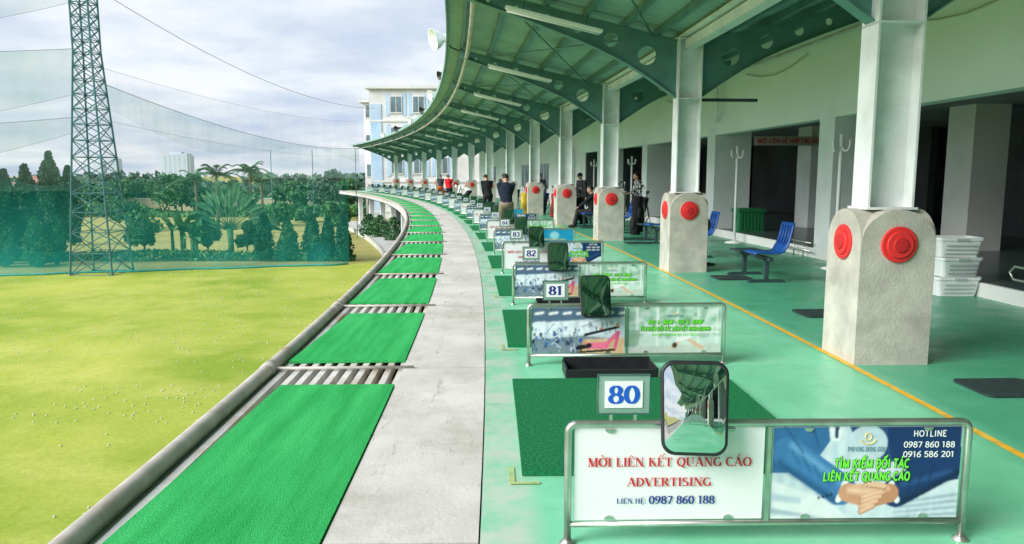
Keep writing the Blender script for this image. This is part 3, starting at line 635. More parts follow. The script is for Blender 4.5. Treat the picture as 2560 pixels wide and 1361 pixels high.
def divider(k):
    s=S0+3*k-(.07 if k==0 else 0); l,r=SEQ.get(k,[('gym','yoga'),('white','hand'),('gym_b','teal'),('white','yoga')][k%4])
    lab='bay divider seen only as a reflection in the nearest mirror' if k<0 else ('stainless bay divider numbered %d with %s and %s panels'%(80+k,LAB[l],LAB[r])) if k<=8 else ('%s bay divider with its small round-cornered mirror, far along the deck'%nth(k))
    t=thing('bay_divider',lab,'sign',A(s,1.255 if k==0 else 1.2,0),PH(s),'bay dividers reflected in the mirror' if k<0 else 'bay dividers along the deck')
    if k==0: t.scale=(1.045,1,1.045)
    fr_=inst('frame',FRAME_ME,None,t); inst('bottom_rail',RAIL_ME,M['steel'],fr_); inst('middle_post',MID_ME,M['steel'],fr_)
    for x in (-RX,RX): inst('foot_flange',FOOT_ME,M['steel'],t,(x,0,0))
    for side,kind in ((-1,l),(1,r)):
        x=side*.413; p=inst('sign_panel',PANEL_ME,M['panel_white'],t,(x,0,.302))
        if PO[kind] is not None: inst('poster_print',PO[kind],None,p,(0,-.001,0))
        if k<10:
            for me,mm_,ly in LT[kind]: inst('logo' if me.name.startswith('logo') else ('lettering_shadow' if 'shadow' in me.name else 'lettering'),me,M[mm_],p,(0,-.002-.0012*ly,0))
        if 0<=k<5:
            for cx in (-.25,.25):
                for cz in (-.195,.195):
                    c=inst('clip',CLIP_ME,M['steel'],t,(x+cx,0,.302+cz))
                    if cz>0: c.rotation_euler=(0,PI,0)
    n=inst('number_plate',NP_ME,M['plate_edge'],t,(-.61,-.004,.645)); inst('number_face',NPF_ME,M['panel_white'],n); inst('plate_edge',NPE_ME,M['plate_line'],n)
    for x in (-.05,.05): inst('plate_leg',NL_ME,M['steel'],n,(x,0,0))
    if k>=0:
        v,f=serif(str(80+k),.074,.124 if k==0 else .112,0,-.037,1.15); b=MB(); b.add(v,f); b.build('numerals',M['inkblue'] if k==0 else M['navy'],n,loc=(0,-.006,0),fix=False)
    rr_=random.Random(k+50)
    g=inst('mirror',MR_ME,M['black'],t,(-.285 if k else -.335,-.062,.605 if k==0 else .6)); g.rotation_euler=(rad(-10.2 if k==0 else -18.5+rr_.uniform(-1.5,1.5)),0,rad(-6.2 if k==0 else rr_.uniform(0,6)))
    g.scale=(.9,.9,.92) if k else (.92,1,.97)
    if k<=0: inst('mirror_glass',MG_ME,M['mirror'],g)
    else: inst('mirror_glass',MGD_ME,M['mirror_roof_dark'],g)
    inst('mirror_rim',RIM_ME,M['black'],g); inst('mirror_bracket',MBR_ME,M['steel'],g)
    return t
for k in list(range(-6,-1))+list(range(0,26)): divider(k)
# ---------------------------------------------------------------- floor, strip, markings
def floor_obj():
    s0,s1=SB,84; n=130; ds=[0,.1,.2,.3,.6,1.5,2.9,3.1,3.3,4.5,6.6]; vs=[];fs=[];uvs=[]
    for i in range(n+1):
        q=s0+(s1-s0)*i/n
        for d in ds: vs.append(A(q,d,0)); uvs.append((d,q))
    k=len(ds)
    for i in range(n):
        for j in range(k-1): fs.append((i*k+j,i*k+j+1,(i+1)*k+j+1,(i+1)*k+j))
    me=bpy.data.meshes.new('floor'); me.from_pydata([tuple(v) for v in vs],[],fs); ul=me.uv_layers.new(name='UVMap')
    for lp in me.loops: ul.data[lp.index].uv=uvs[lp.vertex_index]
    return struct(inst('floor',me,M['floor']))
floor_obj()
struct(MB().boxs(-.7,6.6,-.4,-.022,SB,84).build('deck_slab',M['lower']))
struct(MB().sweep([(-.695,-.0155),(-.002,-.0155)],SB,84,1.5,False).build('joint_filler',M['gap_joint_dark']))
b=MB(); q=SB+1.06
while q<83: b.boxs(-.69,-.008,-.012,.004,q+.009,q+2.991,1.); q+=3.
struct(b.build('concrete_strip',M['strip']))
struct(MB().sweep([(3.07,.004),(3.13,.004)],SB,83,1.5,False).build('yellow_line',M['yellow']))
b=MB()
for k in range(0,14):
    s=S0+3*k; a0=s+.58
    b.sweep([(.14,.005),(.17,.005)],a0,a0+.2,.3,False); b.sweep([(.14,.0065),(.30,.0065)],a0-.03,a0,.3,False)
struct(b.build('corner_marking',M['yellow_worn']))
for k in range(0,25):
    s=S0+3*k
    b=MB(); b.boxs(.21,1.9,.004,.032,s+.66,s+2.48,.6)
    tag(b.build('tee_mat',M['tee']),('dark green tee mat on the floor just beyond the divider numbered %d'%(80+k)) if k<=8 else '%s dark green tee mat, far along the deck'%nth(k),'golf mat','tee mats')
for k in range(0,8):
    s=S0+3*k+2.68
    t=MB(); t.box((0,0,.012),(.72,.3,.012)); t.box((0,-.15,.045),(.72,.014,.075)); t.box((0,.15,.06),(.72,.014,.105)); t.box((-.36,0,.05),(.014,.3,.085)); t.box((.36,0,.05),(.014,.3,.085))
    for x,y in ((-.3,-.1),(.3,-.1),(-.3,.1),(.3,.1)): t.box((x,y,.004),(.05,.05,.008))
    tag(t.build('ball_tray',M['black'],None,loc=A(s,1.0,0),rotz=PH(s)),'black plastic ball tray beyond the tee mat of bay %d'%(80+k),'tray','ball trays')
for k in range(0,7):
    s=SY(5.37)+3*k-.05
    b=MB(); b.add(*slab(rrect(.56,.46,.06),0,.014)); 
    o=b.build('rubber_mat',M['rubber'],None,loc=A(s,3.93,.006)); o.rotation_euler=(rad(90),0,PH(s)); tag(o,'%s small black rubber mat right of the yellow line'%nth(k),'mat','rubber mats')
for k in range(0,26):
    s0=S0+.19+3*k; s1=s0+2.24; s0-=(2. if k==0 else 0)
    # rectangular turf piece laid straight across the slight curve: its outer edge creeps inwards towards the far end
    b=MB(); vs=[]; n=6
    for i in range(n+1):
        u=i/n; q=s0+(s1-s0)*u; dl=-1.70+.13*u
        for d,z in ((dl,-.012),(-.70,-.012),(-.70,.012),(dl,.012)): vs.append(A(q,d,z))
    fs=[]
    for i in range(n):
        for j in range(4): fs.append((4*i+j,4*i+(j+1)%4,4*i+4+(j+1)%4,4*i+4+j))
    fs+=[(3,2,1,0),(4*n,4*n+1,4*n+2,4*n+3)]
    b.add(vs,fs); tag(b.build('turf_mat',M['turf']),'%s bright green turf mat on the outer platform'%nth(k),'turf mat','bright turf mats on the platform')
# outer platform
pf=thing('outer_platform','steel bar platform along the deck edge with a rusty round edge pipe','platform')
for i in range(10):
    d=-1.68+i*.108; MB().boxs(d-.025,d+.025,-.1,-.016,SB,83,1.5).build('bar',M['bar'],pf)
MB().boxs(-1.74,-.7,-.36,-.32,SB,83,1.5).build('gap_shade_sheet',M['gap_joint_dark'],pf)  # added dark sheet standing in for the shade below the bars
prof=[(-1.80+.056*cos(rad(a)),.008+.056*sin(rad(a))) for a in range(0,360,30)]
MB().sweep(prof,SB,83,1.).build('edge_pipe',M['pipe'],pf,True)
MB().boxs(-1.83,-1.74,-.28,-.05,SB,83,1.5).build('edge_channel',M['lower'],pf)
for k in range(0,26):
    s=7.06+3*k
    b=MB(); b.tube([A(s,-1.78,.012),A(s,-.60,.012)],.014,8); b.build('cross_rail',M['pipe'],pf,True)
    MB().boxs(-1.73,-.7,-.3,-.11,s-.05,s+.05,1.).build('bracket',M['lower'],pf)
    MB().tube([A(s-.07,-1.80,.008),A(s+.07,-1.80,.008)],.064,12).build('pipe_collar',M['pipe'],pf,True)
# ---------------------------------------------------------------- pedestals, columns, roof
PWD,PDP=.32,.30
def pedestal():
    w,dp,h0,rise=PWD,PDP,1.03,.29; n=16; b=MB(); vs=[];fs=[]
    def hz(x,y):
        a=lambda t: math.sqrt(max(0,1-t*t)); return h0+rise*max(a(x/w),a(y/dp))
    for i in range(n+1):
        for j in range(n+1):
            x=-w*cos(PI*i/n); y=-dp*cos(PI*j/n); vs.append((x,y,hz(x,y)))
    for i in range(n):
        for j in range(n): fs.append((i*(n+1)+j,(i+1)*(n+1)+j,(i+1)*(n+1)+j+1,i*(n+1)+j+1))
    b.add(vs,fs)
    ring=[(i,0) for i in range(n)]+[(n,j) for j in range(n)]+[(n-i,n) for i in range(n)]+[(0,n-j) for j in range(n)]
    top=[vs[i*(n+1)+j] for i,j in ring]; bot=[(x,y,0) for x,y,z in top]; k=len(top)
    b.add(top+bot,[(i,(i+1)%k,k+(i+1)%k,k+i) for i in range(k)])
    me=b.mesh('block'); return me
BLOCK=pedestal()
DISC=MB().lathe([(.152,0),(.152,.016),(.146,.02),(.112,.02)],n=28).mesh('disc'); DISC2=MB().lathe([(.112,.0),(.112,.032),(.107,.036),(.068,.036)],n=28).mesh('disc_ring'); DISC3=MB().lathe([(.064,0),(.064,.044),(.058,.048),(0,.049)],n=24).mesh('disc_boss')
def web(outer,holes,th):
    cu=bpy.data.curves.new('web_source','CURVE'); cu.dimensions='2D'; cu.fill_mode='BOTH'; cu.extrude=th
    for poly in [outer]+holes:
        sp=cu.splines.new('POLY'); sp.points.add(len(poly)-1); sp.use_cyclic_u=True
        for p,q in zip(sp.points,poly): p.co=(q[0],q[1],0,1)
    o=bpy.data.objects.new('web_source',cu); COL.objects.link(o); me=evalmesh(o); bpy.data.objects.remove(o)
    vs=[(v.co.x,-v.co.z,v.co.y) for v in me.vertices]; fs=[tuple(p.vertices) for p in me.polygons]; return vs,fs
def smoothline(p,n=4):
    out=[]
    for i in range(len(p)-1):
        p0=p[max(i-1,0)];p1=p[i];p2=p[i+1];p3=p[min(i+2,len(p)-1)]
        for j in range(n):
            t=j/n; out.append(tuple(.5*((2*p1[c])+(-p0[c]+p2[c])*t+(2*p0[c]-5*p1[c]+4*p2[c]-p3[c])*t*t+(-p0[c]+3*p1[c]-3*p2[c]+p3[c])*t**3) for c in (0,1)))
    out.append(p[-1]); return out
def flange(line,hw,th):
    vs=[];fs=[]
    for i,(x,z) in enumerate(line):
        a=line[min(i+1,len(line)-1)];c=line[max(i-1,0)]; tx,tz=a[0]-c[0],a[1]-c[1]; l=math.hypot(tx,tz); nx,nz=-tz/l*th/2,tx/l*th/2
        for y in (-hw,hw): vs+= [(x+nx,y,z+nz),(x-nx,y,z-nz)]
    for i in range(len(line)-1):
        o=4*i
        for a,c in ((0,2),(2,3),(3,1),(1,0)): fs.append((o+a,o+c,o+4+c,o+4+a))
    k=4*(len(line)-1); fs+= [(0,1,3,2),(k,k+2,k+3,k+1)]
    return vs,fs
bl=smoothline([(-.2,2.88),(-.9,3.34),(-1.52,3.65),(-2.16,3.9),(-2.8,4.13),(-3.7,4.43)])
def arm(sgn,clip):
    line=[p for p in bl if p[0]>=-clip]; top=[(line[-1][0],3.75+.23*-line[-1][0]),(-.2,3.796)]
    hl=[(-.7,3.56,.165),(-1.3,3.8,.125),(-1.85,3.98,.09),(-2.35,4.135,.07),(-2.85,4.275,.055),(-3.3,4.39,.042)]
    hl=[h for h in hl if h[0]>-clip+.1]
    holes=[[(hx+r*cos(rad(a)),hz+r*sin(rad(a))) for a in range(0,360,20)] for hx,hz,r in hl]
    b=MB()
    for vs,fs in (web(line+top,holes,.008),flange(line,.075,.014),flange([top[1],top[0]],.075,.014)):
        b.add([(v[0]*sgn,v[1],v[2]) for v in vs],fs)
    for hx,hz,r in hl: b.tube([((hx+r*cos(rad(a)))*sgn,0,hz+r*sin(rad(a))) for a in range(0,360,20)],.014,5,closed=True)
    return b.mesh('arm')
ARM_L=arm(1,3.75); ARM_R=arm(-1,3.1)
POST=MB().box((-.19,0,2.58),(.02,.28,2.5)).box((.19,0,2.58),(.02,.28,2.5)).box((0,0,2.58),(.36,.014,2.5)).mesh('post')
BASEP=MB().box((0,0,1.325),(.44,.34,.02)).mesh('base_plate')
CAPP=MB().box((0,0,2.86),(.40,.29,.016)).box((0,0,3.815),(.44,.3,.02)).mesh('stiffener')
SC0=SY(6.33)
for k in range(-8,13):
    s=SC0+6*k; p=A(s,3.45,0); n_=nth(k) if k>=0 else ''
    t=thing('pedestal','%s grey concrete pedestal with round red discs, arched on top'%n_ if k>=0 else 'grey concrete pedestal seen only as a reflection in the nearest mirror','pedestal',p,PH(s),'concrete pedestals' if k>=0 else 'reflected pedestals')
    inst('block',BLOCK,M['concrete'],t)
    for (loc,R) in (((0,-PDP,1.03),(rad(90),0,0)),((-PWD,0,1.03),(rad(90),0,rad(-90)))):
        dd=inst('disc',DISC,M['red'],t,loc); dd.rotation_euler=R; inst('disc_ring',DISC2,M['red'],dd); inst('disc_boss',DISC3,M['darkred'],dd)
    t=thing('steel_column','%s white steel column with perforated green arms, on its concrete pedestal'%n_ if k>=0 else 'white steel column seen only as a reflection in the nearest mirror','column',p,PH(s),'steel roof columns' if k>=0 else 'reflected columns')
    inst('post',POST,M['white_steel'],t); inst('base_plate',BASEP,M['white_steel'],t); inst('stiffener',CAPP,M['white_steel'],t)
    inst('arm',ARM_L,M['teal_steel'],t); inst('arm',ARM_R,M['teal_steel'],t)
    if k==1: MB().box((.75,.1,2.86),(.95,.05,.05)).build('side_bracket',M['dark_steel'],t)
zr=lambda d:3.885+.23*abs(d-3.45)
rf=thing('canopy_roof','long curved green corrugated canopy roof over the tee deck','roof')
def sheet(d0,d1,nm):
    vs=[];fs=[];n=int((83-SB)/.055); ds=[d0,d1]
    pat=[0,1,1,0]
    for i in range(n+1):
        q=SB+i*.055
        for d in ds: vs.append(A(q,d,zr(d)+.03*pat[i%4]))
    for i in range(n): fs.append((2*i,2*i+1,2*i+3,2*i+2))
    b=MB(); b.add(vs,fs); b.build(nm,M['roof'],rf,fix=False)
sheet(-.55,3.45,'roof_sheet'); sheet(3.45,6.62,'roof_sheet')
for d in (-.2,.45,1.1,1.75,2.4,2.95,4.1,4.8,5.5,6.2):
    z=3.76+.23*abs(d-3.45); MB().boxs(d-.03,d+.03,z+.008,z+.115,SB,83,2).build('purlin',M['teal_steel'],rf)
MB().boxs(3.27,3.63,3.84,3.875,SB,83,2).build('valley_gutter',M['white_steel'],rf)
MB().boxs(3.36,3.54,3.66,3.80,SB,83,2).build('valley_beam',M['white_steel'],rf)
MB().sweep([(-.08+.05*cos(rad(a)),4.42+.05*sin(rad(a))) for a in range(0,360,30)],SB,83,1.).build('gutter_pipe',M['pipe'],rf,True)
MB().boxs(-.57,-.545,4.72,4.87,SB,83,1.5).build('fascia',M['roof'],rf)
for k in range(0,12):
    s=SC0+6*k
    for d0,d1 in ((2.8,.4),(.4,2.8)):
        b=MB(); b.tube([A(s+.1,d0,3.72+.23*(3.45-d0)),A(s+5.9,d1,3.72+.23*(3.45-d1))],.016,6); b.build('tie_rod',M['teal_steel'],rf,True)
HOUS=MB().box((0,0,0),(1.55,.11,.04)).box((0,0,-.03),(1.5,.05,.025)).mesh('housing'); TUB=MB().tube([(-.74,0,-.055),(.74,0,-.055)],.015,8).mesh('tube',True)
for k in range(0,12):
    s=SC0+6*k-.55
    if k==0: continue
    t=thing('fluorescent_light','white fluorescent light hung under the roof before the %s column'%ORD[k],'light',A(s,1.15,4.0),PH(s),'fluorescent lights'); t.rotation_euler=(0,math.atan(.23),PH(s))
    inst('housing',HOUS,M['lamp'],t); inst('tube',TUB,M['tubeglass'],t)
    for x in (-.5,.5): MB().tube([(x,0,0),(x,0,.2)],.006,5).build('hanger',M['dark_steel'],t)
DISH=MB().lathe([(.06,.0),(.12,.05),(.19,.13),(.24,.26),(.25,.27),(.235,.26),(.18,.14),(.1,.06),(.0,.05)],n=20).mesh('reflector',True)
for i,(s,z,dk,sc) in enumerate(((19.8,4.95,0,1.1),(26.5,4.95,1,.6),(33.,5.0,0,.9),(40.,4.95,1,.8),(47.5,5.0,0,.9),(56,5.0,1,.9),(64,5.0,0,.9))):
    t=thing('flood_lamp','%s round floodlight fixed above the roof eave'%nth(i),'floodlight',A(s,-.5 if i else -.62,z),PH(s),'flood lamps on the eave'); t.scale=(sc,sc,sc)
    mm_=M['black'] if dk else M['lamp']
    o=inst('reflector',DISH.copy() if dk else DISH,mm_,t); o.rotation_euler=(rad(20),rad(-105),0)
    if dk: o.data.materials.clear(); o.data.materials.append(mm_)
    MB().box((.12,0,0),(.26,.16,.16)).build('ballast_box',mm_,t)
    MB().tube([(.1,0,-.05),(.15,0,-.2),(.35,0,-.28)],.02,6).build('bracket',M['dark_steel'],t)
# ---------------------------------------------------------------- range building on the right
bd=thing('range_building','pale mint range building with wide dark openings along the deck','building')
DW=6.6; ZT=2.68; WE=36.
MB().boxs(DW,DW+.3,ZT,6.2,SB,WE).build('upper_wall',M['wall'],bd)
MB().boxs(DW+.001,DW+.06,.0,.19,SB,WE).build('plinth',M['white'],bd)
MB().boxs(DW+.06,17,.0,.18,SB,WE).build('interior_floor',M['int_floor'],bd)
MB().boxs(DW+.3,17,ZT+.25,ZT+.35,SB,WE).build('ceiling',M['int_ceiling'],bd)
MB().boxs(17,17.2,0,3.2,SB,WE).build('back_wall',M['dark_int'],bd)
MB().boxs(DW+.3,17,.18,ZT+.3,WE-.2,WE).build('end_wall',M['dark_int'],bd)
for s in [14.75+6*i for i in range(-12,4)]:
    MB().boxs(DW-.002,DW+1.0,.18,ZT+.2,s-.28,s+.28).build('pier',M['pier'],bd)
    if s>-5:
        MB().boxs(9.25,9.95,.18,ZT+.25,s-.36,s+.36).build('inner_pillar',M['white'] if s<20 else M['pier'],bd)
        if s>0: MB().boxs(12.8,13.0,.18,ZT+.25,s-.2,s+4.2).build('partition',M['dark_int'],bd)
MB().boxs(DW-.35,DW-.31,4.05,4.09,SB,WE).build('conduit',M['pipe'],bd)
MB().tube([A(20,6.42,4.35),A(20,6.42,3.15),A(20.15,6.42,3.03),A(20.4,6.5,3.05)],.045,8).build('hanging_pipe',M['lamp'],bd,True)
for k in range(-1,5):
    s=SC0+6*k+2.2; MB().tube([A(s+u*3,DW-.06,4.0-.22*math.sin(PI*u)) for u in (0,.15,.3,.5,.7,.85,1)],.012,5).build('wall_cable',M['cream'],bd)
MB().boxs(12.78,12.795,1.15,1.95,22.3,24).build('interior_window',M['panel_white'],bd)
wg=thing('white_wing','white rendered building wing beyond the openings with a downpipe and windows','building')
MB().boxs(DW+.4,DW+.8,0,6.,WE+.01,62).build('wall',M['white'],wg)
for s in (39,43.5,48,52.5,57): 
    f=MB().boxs(DW+.36,DW+.41,.9,2.3,s,s+1.8).build('window',M['glass'],wg); MB().boxs(DW+.34,DW+.355,.9,2.3,s+.86,s+.94).build('window_bar',M['white'],f)
b=MB(); b.tube([A(38.2,DW+.25,0),A(38.2,DW+.25,2.6),A(38.3,DW+.2,2.85),A(39.5,DW+.2,2.9)],.09,10); b.build('downpipe',M['pier'],wg,True)
s=20.2; t=thing('banner','dim grey banner with red lettering hung high inside the wall opening','banner',A(s,9.0,2.52),PH(s))
MB().box((0,0,0),(2.9,.01,.24)).build('banner_sheet',M['banner'],t)
b=MB(); b.add(*sans('MỜI LIÊN HỆ HỢP TÁC KINH DOANH: 090',.11,2.7,0,-.055,0,.03)); b.build('lettering',M['inkred'],t,loc=(0,-.009,0),fix=False)
# ---------------------------------------------------------------- furniture on the deck
def bench():
    t=thing('bench','x','bench')
    MB().box((0,0,.36),(.06,1.25,.06)).build('beam',M['dark_steel'],t)
    for y in (-.45,.45): MB().box((0,y,.19),(.06,.06,.34)).box((0,y,.022),(.5,.07,.04)).box((-.25,y,.01),(.06,.09,.02)).box((.25,y,.01),(.06,.09,.02)).build('leg',M['dark_steel'],t)
    sh=MB(); prof=[(-.24,.43),(-.2,.455),(0,.44),(.15,.44),(.21,.47),(.26,.6),(.31,.82),(.33,.9)]; vs=[];fs=[]
    for x,z in prof:
        for y in (-.22,-.08,.08,.22): vs.append((x+(.02 if abs(y)>.1 else .04)*(z>.5),y-.38,z))
    for i in range(len(prof)-1):
        for j in range(3): fs.append((4*i+j,4*i+j+1,4*i+5+j,4*i+4+j))
    sh.add(vs,fs); o=sh.build('seat',M['blue_plastic'],t,True); so=o.modifiers.new('thickness','SOLIDIFY'); so.thickness=.022
    for y in (-.14,-.05,.05,.14): MB().tube([(.245,y-.38,.55),(.28,y-.38,.7),(.315,y-.38,.86)],.011,6).build('backrest_rib',M['blue_plastic'],o,True)
    MB().box((0,.36,.41),(.42,.46,.03)).build('side_table',M['dark_steel'],t); return t
b0=bench(); first=True
for i,(Y,d) in enumerate(((11.3,4.3),(14.6,4.35),(17.6,4.35),(20.7,4.3),(22.7,3.85),(27,4.2))):
    lab='%s blue plastic chair and side table on a dark steel beam stand'%nth(i)
    if first: b0.location=pl(Y,d); b0.rotation_euler=(0,0,fr(Y)); b0['label']=lab; b0['group']='blue chair stands'; first=False
    else: dup(b0,pl(Y,d),fr(Y),lab,'blue chair stands')
def hookstand():
    t=thing('hook_stand','x','rack')
    MB().lathe([(.22,0),(.22,.02),(.05,.05),(.03,.06)],n=20).build('base',M['lamp'],t,True)
    MB().tube([(0,0,.05),(0,0,2.3)],.032,10).build('pole',M['lamp'],t,True)
    for a in range(4):
        c,s_=cos(a*PI/2+.4),sin(a*PI/2+.4); MB().tube([(c*r,s_*r,z) for r,z in ((.02,2.08),(.07,2.02),(.14,2.02),(.18,2.08),(.19,2.2))],.017,8).build('hook',M['lamp'],t,True)
    return t
h0=hookstand(); first=True
for i,(Y,d) in enumerate(((12.3,6.12),(17.2,6.28),(21.4,6.3),(26.2,6.3),(31,6.2))):
    lab='%s tall white hook stand with four curved hooks beside the wall'%nth(i)
    if first: h0.location=pl(Y,d); h0['label']=lab; h0['group']='hook stands'; first=False
    else: dup(h0,pl(Y,d),fr(Y),lab,'hook stands')
def basket():
    t=MB(); vs=[];fs=[]
    def ring(w,l,z): return [(x*(1),y,z) for x,y in rrect(w,l,.05,4)]
    rings=[ring(.50,.34,0),ring(.57,.40,.22),ring(.60,.43,.222),ring(.60,.43,.262),ring(.57,.40,.262),ring(.49,.33,.012)]
    k=len(rings[0])
    for r in rings: vs+=r
    for i in range(len(rings)-1):
        for j in range(k): j2=(j+1)%k; fs.append((i*k+j,i*k+j2,(i+1)*k+j2,(i+1)*k+j))
    fs.append(tuple(range(k))); fs.append(tuple((len(rings)-1)*k+j for j in range(k))); t.add(vs,fs); return t.mesh('basket_body')
BK=basket()
SLOT=[MB().box((0,-.1885-.013*r,.05+.055*r),(.40,.012,.014)).mesh('slot_row') for r in range(3)]
for i,nm in enumerate(('bottom','middle','top')):
    t=thing('basket','pale grey plastic basket, %s of the stack of three by the wall'%nm,'basket',A(SY(9.6),6.33,.004+.262*i),fr(9.6)+rad((-4,3,-7)[i]),'stacked baskets')
    inst('basket_body',BK,M['basket'],t)
    for sl in SLOT: inst('slot_row',sl,M['basket_slot'],t)
    MB().box((0,-.222,.235),(.16,.012,.03)).build('handle',M['basket_slot'],t)
t=thing('waste_bin','green plastic bin standing inside the wall opening','bin',A(SY(18.55),7.2,.18),fr(18.55))
b=MB(); 
for z0,z1,w in ((0,.5,.66),(.5,.56,.74)): b.box((0,0,(z0+z1)/2),(w,w*.75,z1-z0))
b.build('bin_body',M['bin'],t)
for x in range(7): MB().box((-.27+.09*x,-.253,.26),(.03,.014,.44)).build('rib',M['bin'],t)
MB().box((0,0,.575),(.7,.5,.025)).build('lid',M['bin'],t)
for i,(s0,s1,zt_) in enumerate(((4.2,9.75,.5),(14.9,16.2,.3))):
    zb=zt_-.16; b=MB(); b.tube([A(s0,6.48,zb),A(s1-.08,6.48,zb),A(s1,6.48,zb+.08),A(s1-.08,6.48,zt_),A(s0,6.48,zt_)],.016,8)
    t=thing('low_rail','%s low stainless tube rail along the plinth'%nth(i),'rail',(0,0,0),0,'low rails'); b.build('rail_tube',M['steel'],t,True)
    for q in (s0+.3,s1-.6): MB().tube([A(q,6.48,0),A(q,6.48,zt_-.02)],.014,8).build('rail_post',M['steel'],t,True)
def bag(label,Y,d,col,tilt,rz,h=.9):
    t=thing('golf_bag',label,'golf bag',pl(Y,d),fr(Y)+rad(rz),'golf bags'); R=Matrix.Rotation(rad(tilt),3,'Y')
    MB().lathe([(.12,0),(.14,.03),(.135,.3),(.125,.6),(.15,h-.08),(.155,h),(.13,h),(.12,h-.1),(0,h-.12)],n=16,R=R).build('bag_body',cloth(col),t,True)
    for c_,r_ in (((-.12,0,.3),(.07,.1,.2)),((0,-.13,.6),(.08,.05,.16))): MB().ell(R@Vector(c_),r_,R).build('pocket',cloth(tuple(c*.6+.02 for c in col)),t,True)
    r=random.Random(int(Y*10))
    for i in range(6):
        a=r.uniform(0,6.28); p=Vector((.08*cos(a),.08*sin(a),h-.1)); e=Vector((.12*cos(a),.12*sin(a),h+r.uniform(.12,.32))); k=MB(); k.tube([R@p,R@e],.008,5); k.ell(R@e,(.05,.03,.035),n=8,m=6); k.build('club',M['dark_steel'] if i%3 else cloth((.6,.6,.6)),t,True)
    MB().tube([R@Vector((.13,.03,.2)),R@Vector((.24,.05,.45)),R@Vector((.14,.03,.75))],.014,6).build('strap',M['black'],t,True)
    for y in (.1,-.1): MB().tube([R@Vector((.1,y,h-.15)),(.32,y*2.5,0)],.01,5).build('stand_leg',M['steel'],t,True)
bag('tall black golf bag standing right of the third pedestal',19.8,4.55,(.02,.02,.024),4,30,1.05)
bag('pale grey golf bag standing behind the tall black bag',21.6,4.62,(.5,.5,.48),-6,80,1.15)
bag('black golf bag leaning beside the seated man',24.4,4.15,(.025,.025,.03),-14,10)
bag('red and black golf bag near the fifth pedestal',28.5,3.9,(.3,.03,.03),8,50)
bag('dark blue golf bag between the fifth and sixth pedestals',31.,3.95,(.03,.05,.12),10,-20)
bag('black golf bag standing past the sixth pedestal',38.5,4.2,(.02,.02,.02),8,20)
bag('black golf bag with pale pocket close behind the tall black bag',20.9,4.95,(.03,.03,.03),9,-40,1.0)
bag('yellow and black golf bag left of the fifth pedestal',30.2,3.0,(.5,.35,.04),6,60)
bag('slim grey golf bag between the fourth and fifth pedestals',26.6,3.75,(.16,.17,.18),-8,20)
t=thing('swivel_stand','black round-footed stand behind the second pedestal','stand',pl(13.1,4.05),fr(13.1))
MB().lathe([(.24,0),(.24,.02),(.06,.05),(.04,.06)],n=20).build('base',M['black'],t,True); MB().tube([(0,0,.05),(0,0,.62)],.03,10).build('pole',M['black'],t,True); MB().ell((.02,0,.72),(.12,.1,.15)).build('fan_head',M['black'],t,True)
# ---------------------------------------------------------------- lower floor
struct(MB().boxs(-2.3,7,-3.75,-3.3,20,84).build('lower_slab',M['lower']))
lf=thing('lower_storey','shaded lower storey of tee bays below the deck','building')
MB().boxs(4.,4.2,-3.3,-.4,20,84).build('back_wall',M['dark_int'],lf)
for k in range(3,13):
    s=SC0+6*k; MB().boxs(-.5,-.1,-3.3,-.4,s-.2,s+.2).build('pillar',M['pier'],lf)
MB().sweep([(-2.3+.05*cos(rad(a)),-3.25+.05*sin(rad(a))) for a in range(0,360,45)],20,84,1.5).build('edge_pipe',M['pipe'],lf,True)
# ---------------------------------------------------------------- ground
def quadsheet(name,pts,z,m_):
    b=MB(); b.add([(x,y,z) for x,y in pts],[tuple(range(len(pts)))]); return struct(b.build(name,m_,fix=False))
quadsheet('ground',[(-3000,-400),(3000,-400),(3000,5000),(-3000,5000)],GZ-.03,M['field'])
quadsheet('range_grass',[(-120,-90),(-1,-90),(-1,20),(-4,38),(-7.5,45),(-9.9,43.8),(-26.8,38.7),(-120,12)],GZ,M['grass'])
BALL=MB().ell((0,0,0),(.0215,.0215,.0215),n=8,m=6).mesh('golf_ball',True); BALL.materials.append(M['ball'])
rb=random.Random(11); cnt=0; far=MB(); tries=0; nf=0
while tries<30000 and (cnt<200 or nf<520):
    tries+=1
    Y=rb.uniform(7,41); x=rb.uniform(-34,-3)
    if x<-.7*Y or x>-2.2-(Y+1)**2/410: continue
    if Y>38.5+(x+26.8)*.29: continue
    cl=math.sin(x*.5+Y*.23)+math.sin(Y*.7-x*.3)
    if rb.random()>.45+.25*cl: continue
    if Y<18 and cnt<200:
        if rb.random()<.5: continue
        tag(inst('golf_ball',BALL,None,None,(x,Y,GZ+.011)),'white golf ball lying on the range grass','golf ball','golf balls scattered on the range grass'); cnt+=1
    elif nf<520 and Y>=18: far.ell((x,Y,GZ+.011),(.0215,.0215,.0215),n=6,m=4); nf+=1
o=far.build('distant_golf_balls',M['ball'],fix=False); o['kind']='stuff'; tag(o,'many tiny white golf balls farther out on the range grass','golf balls')
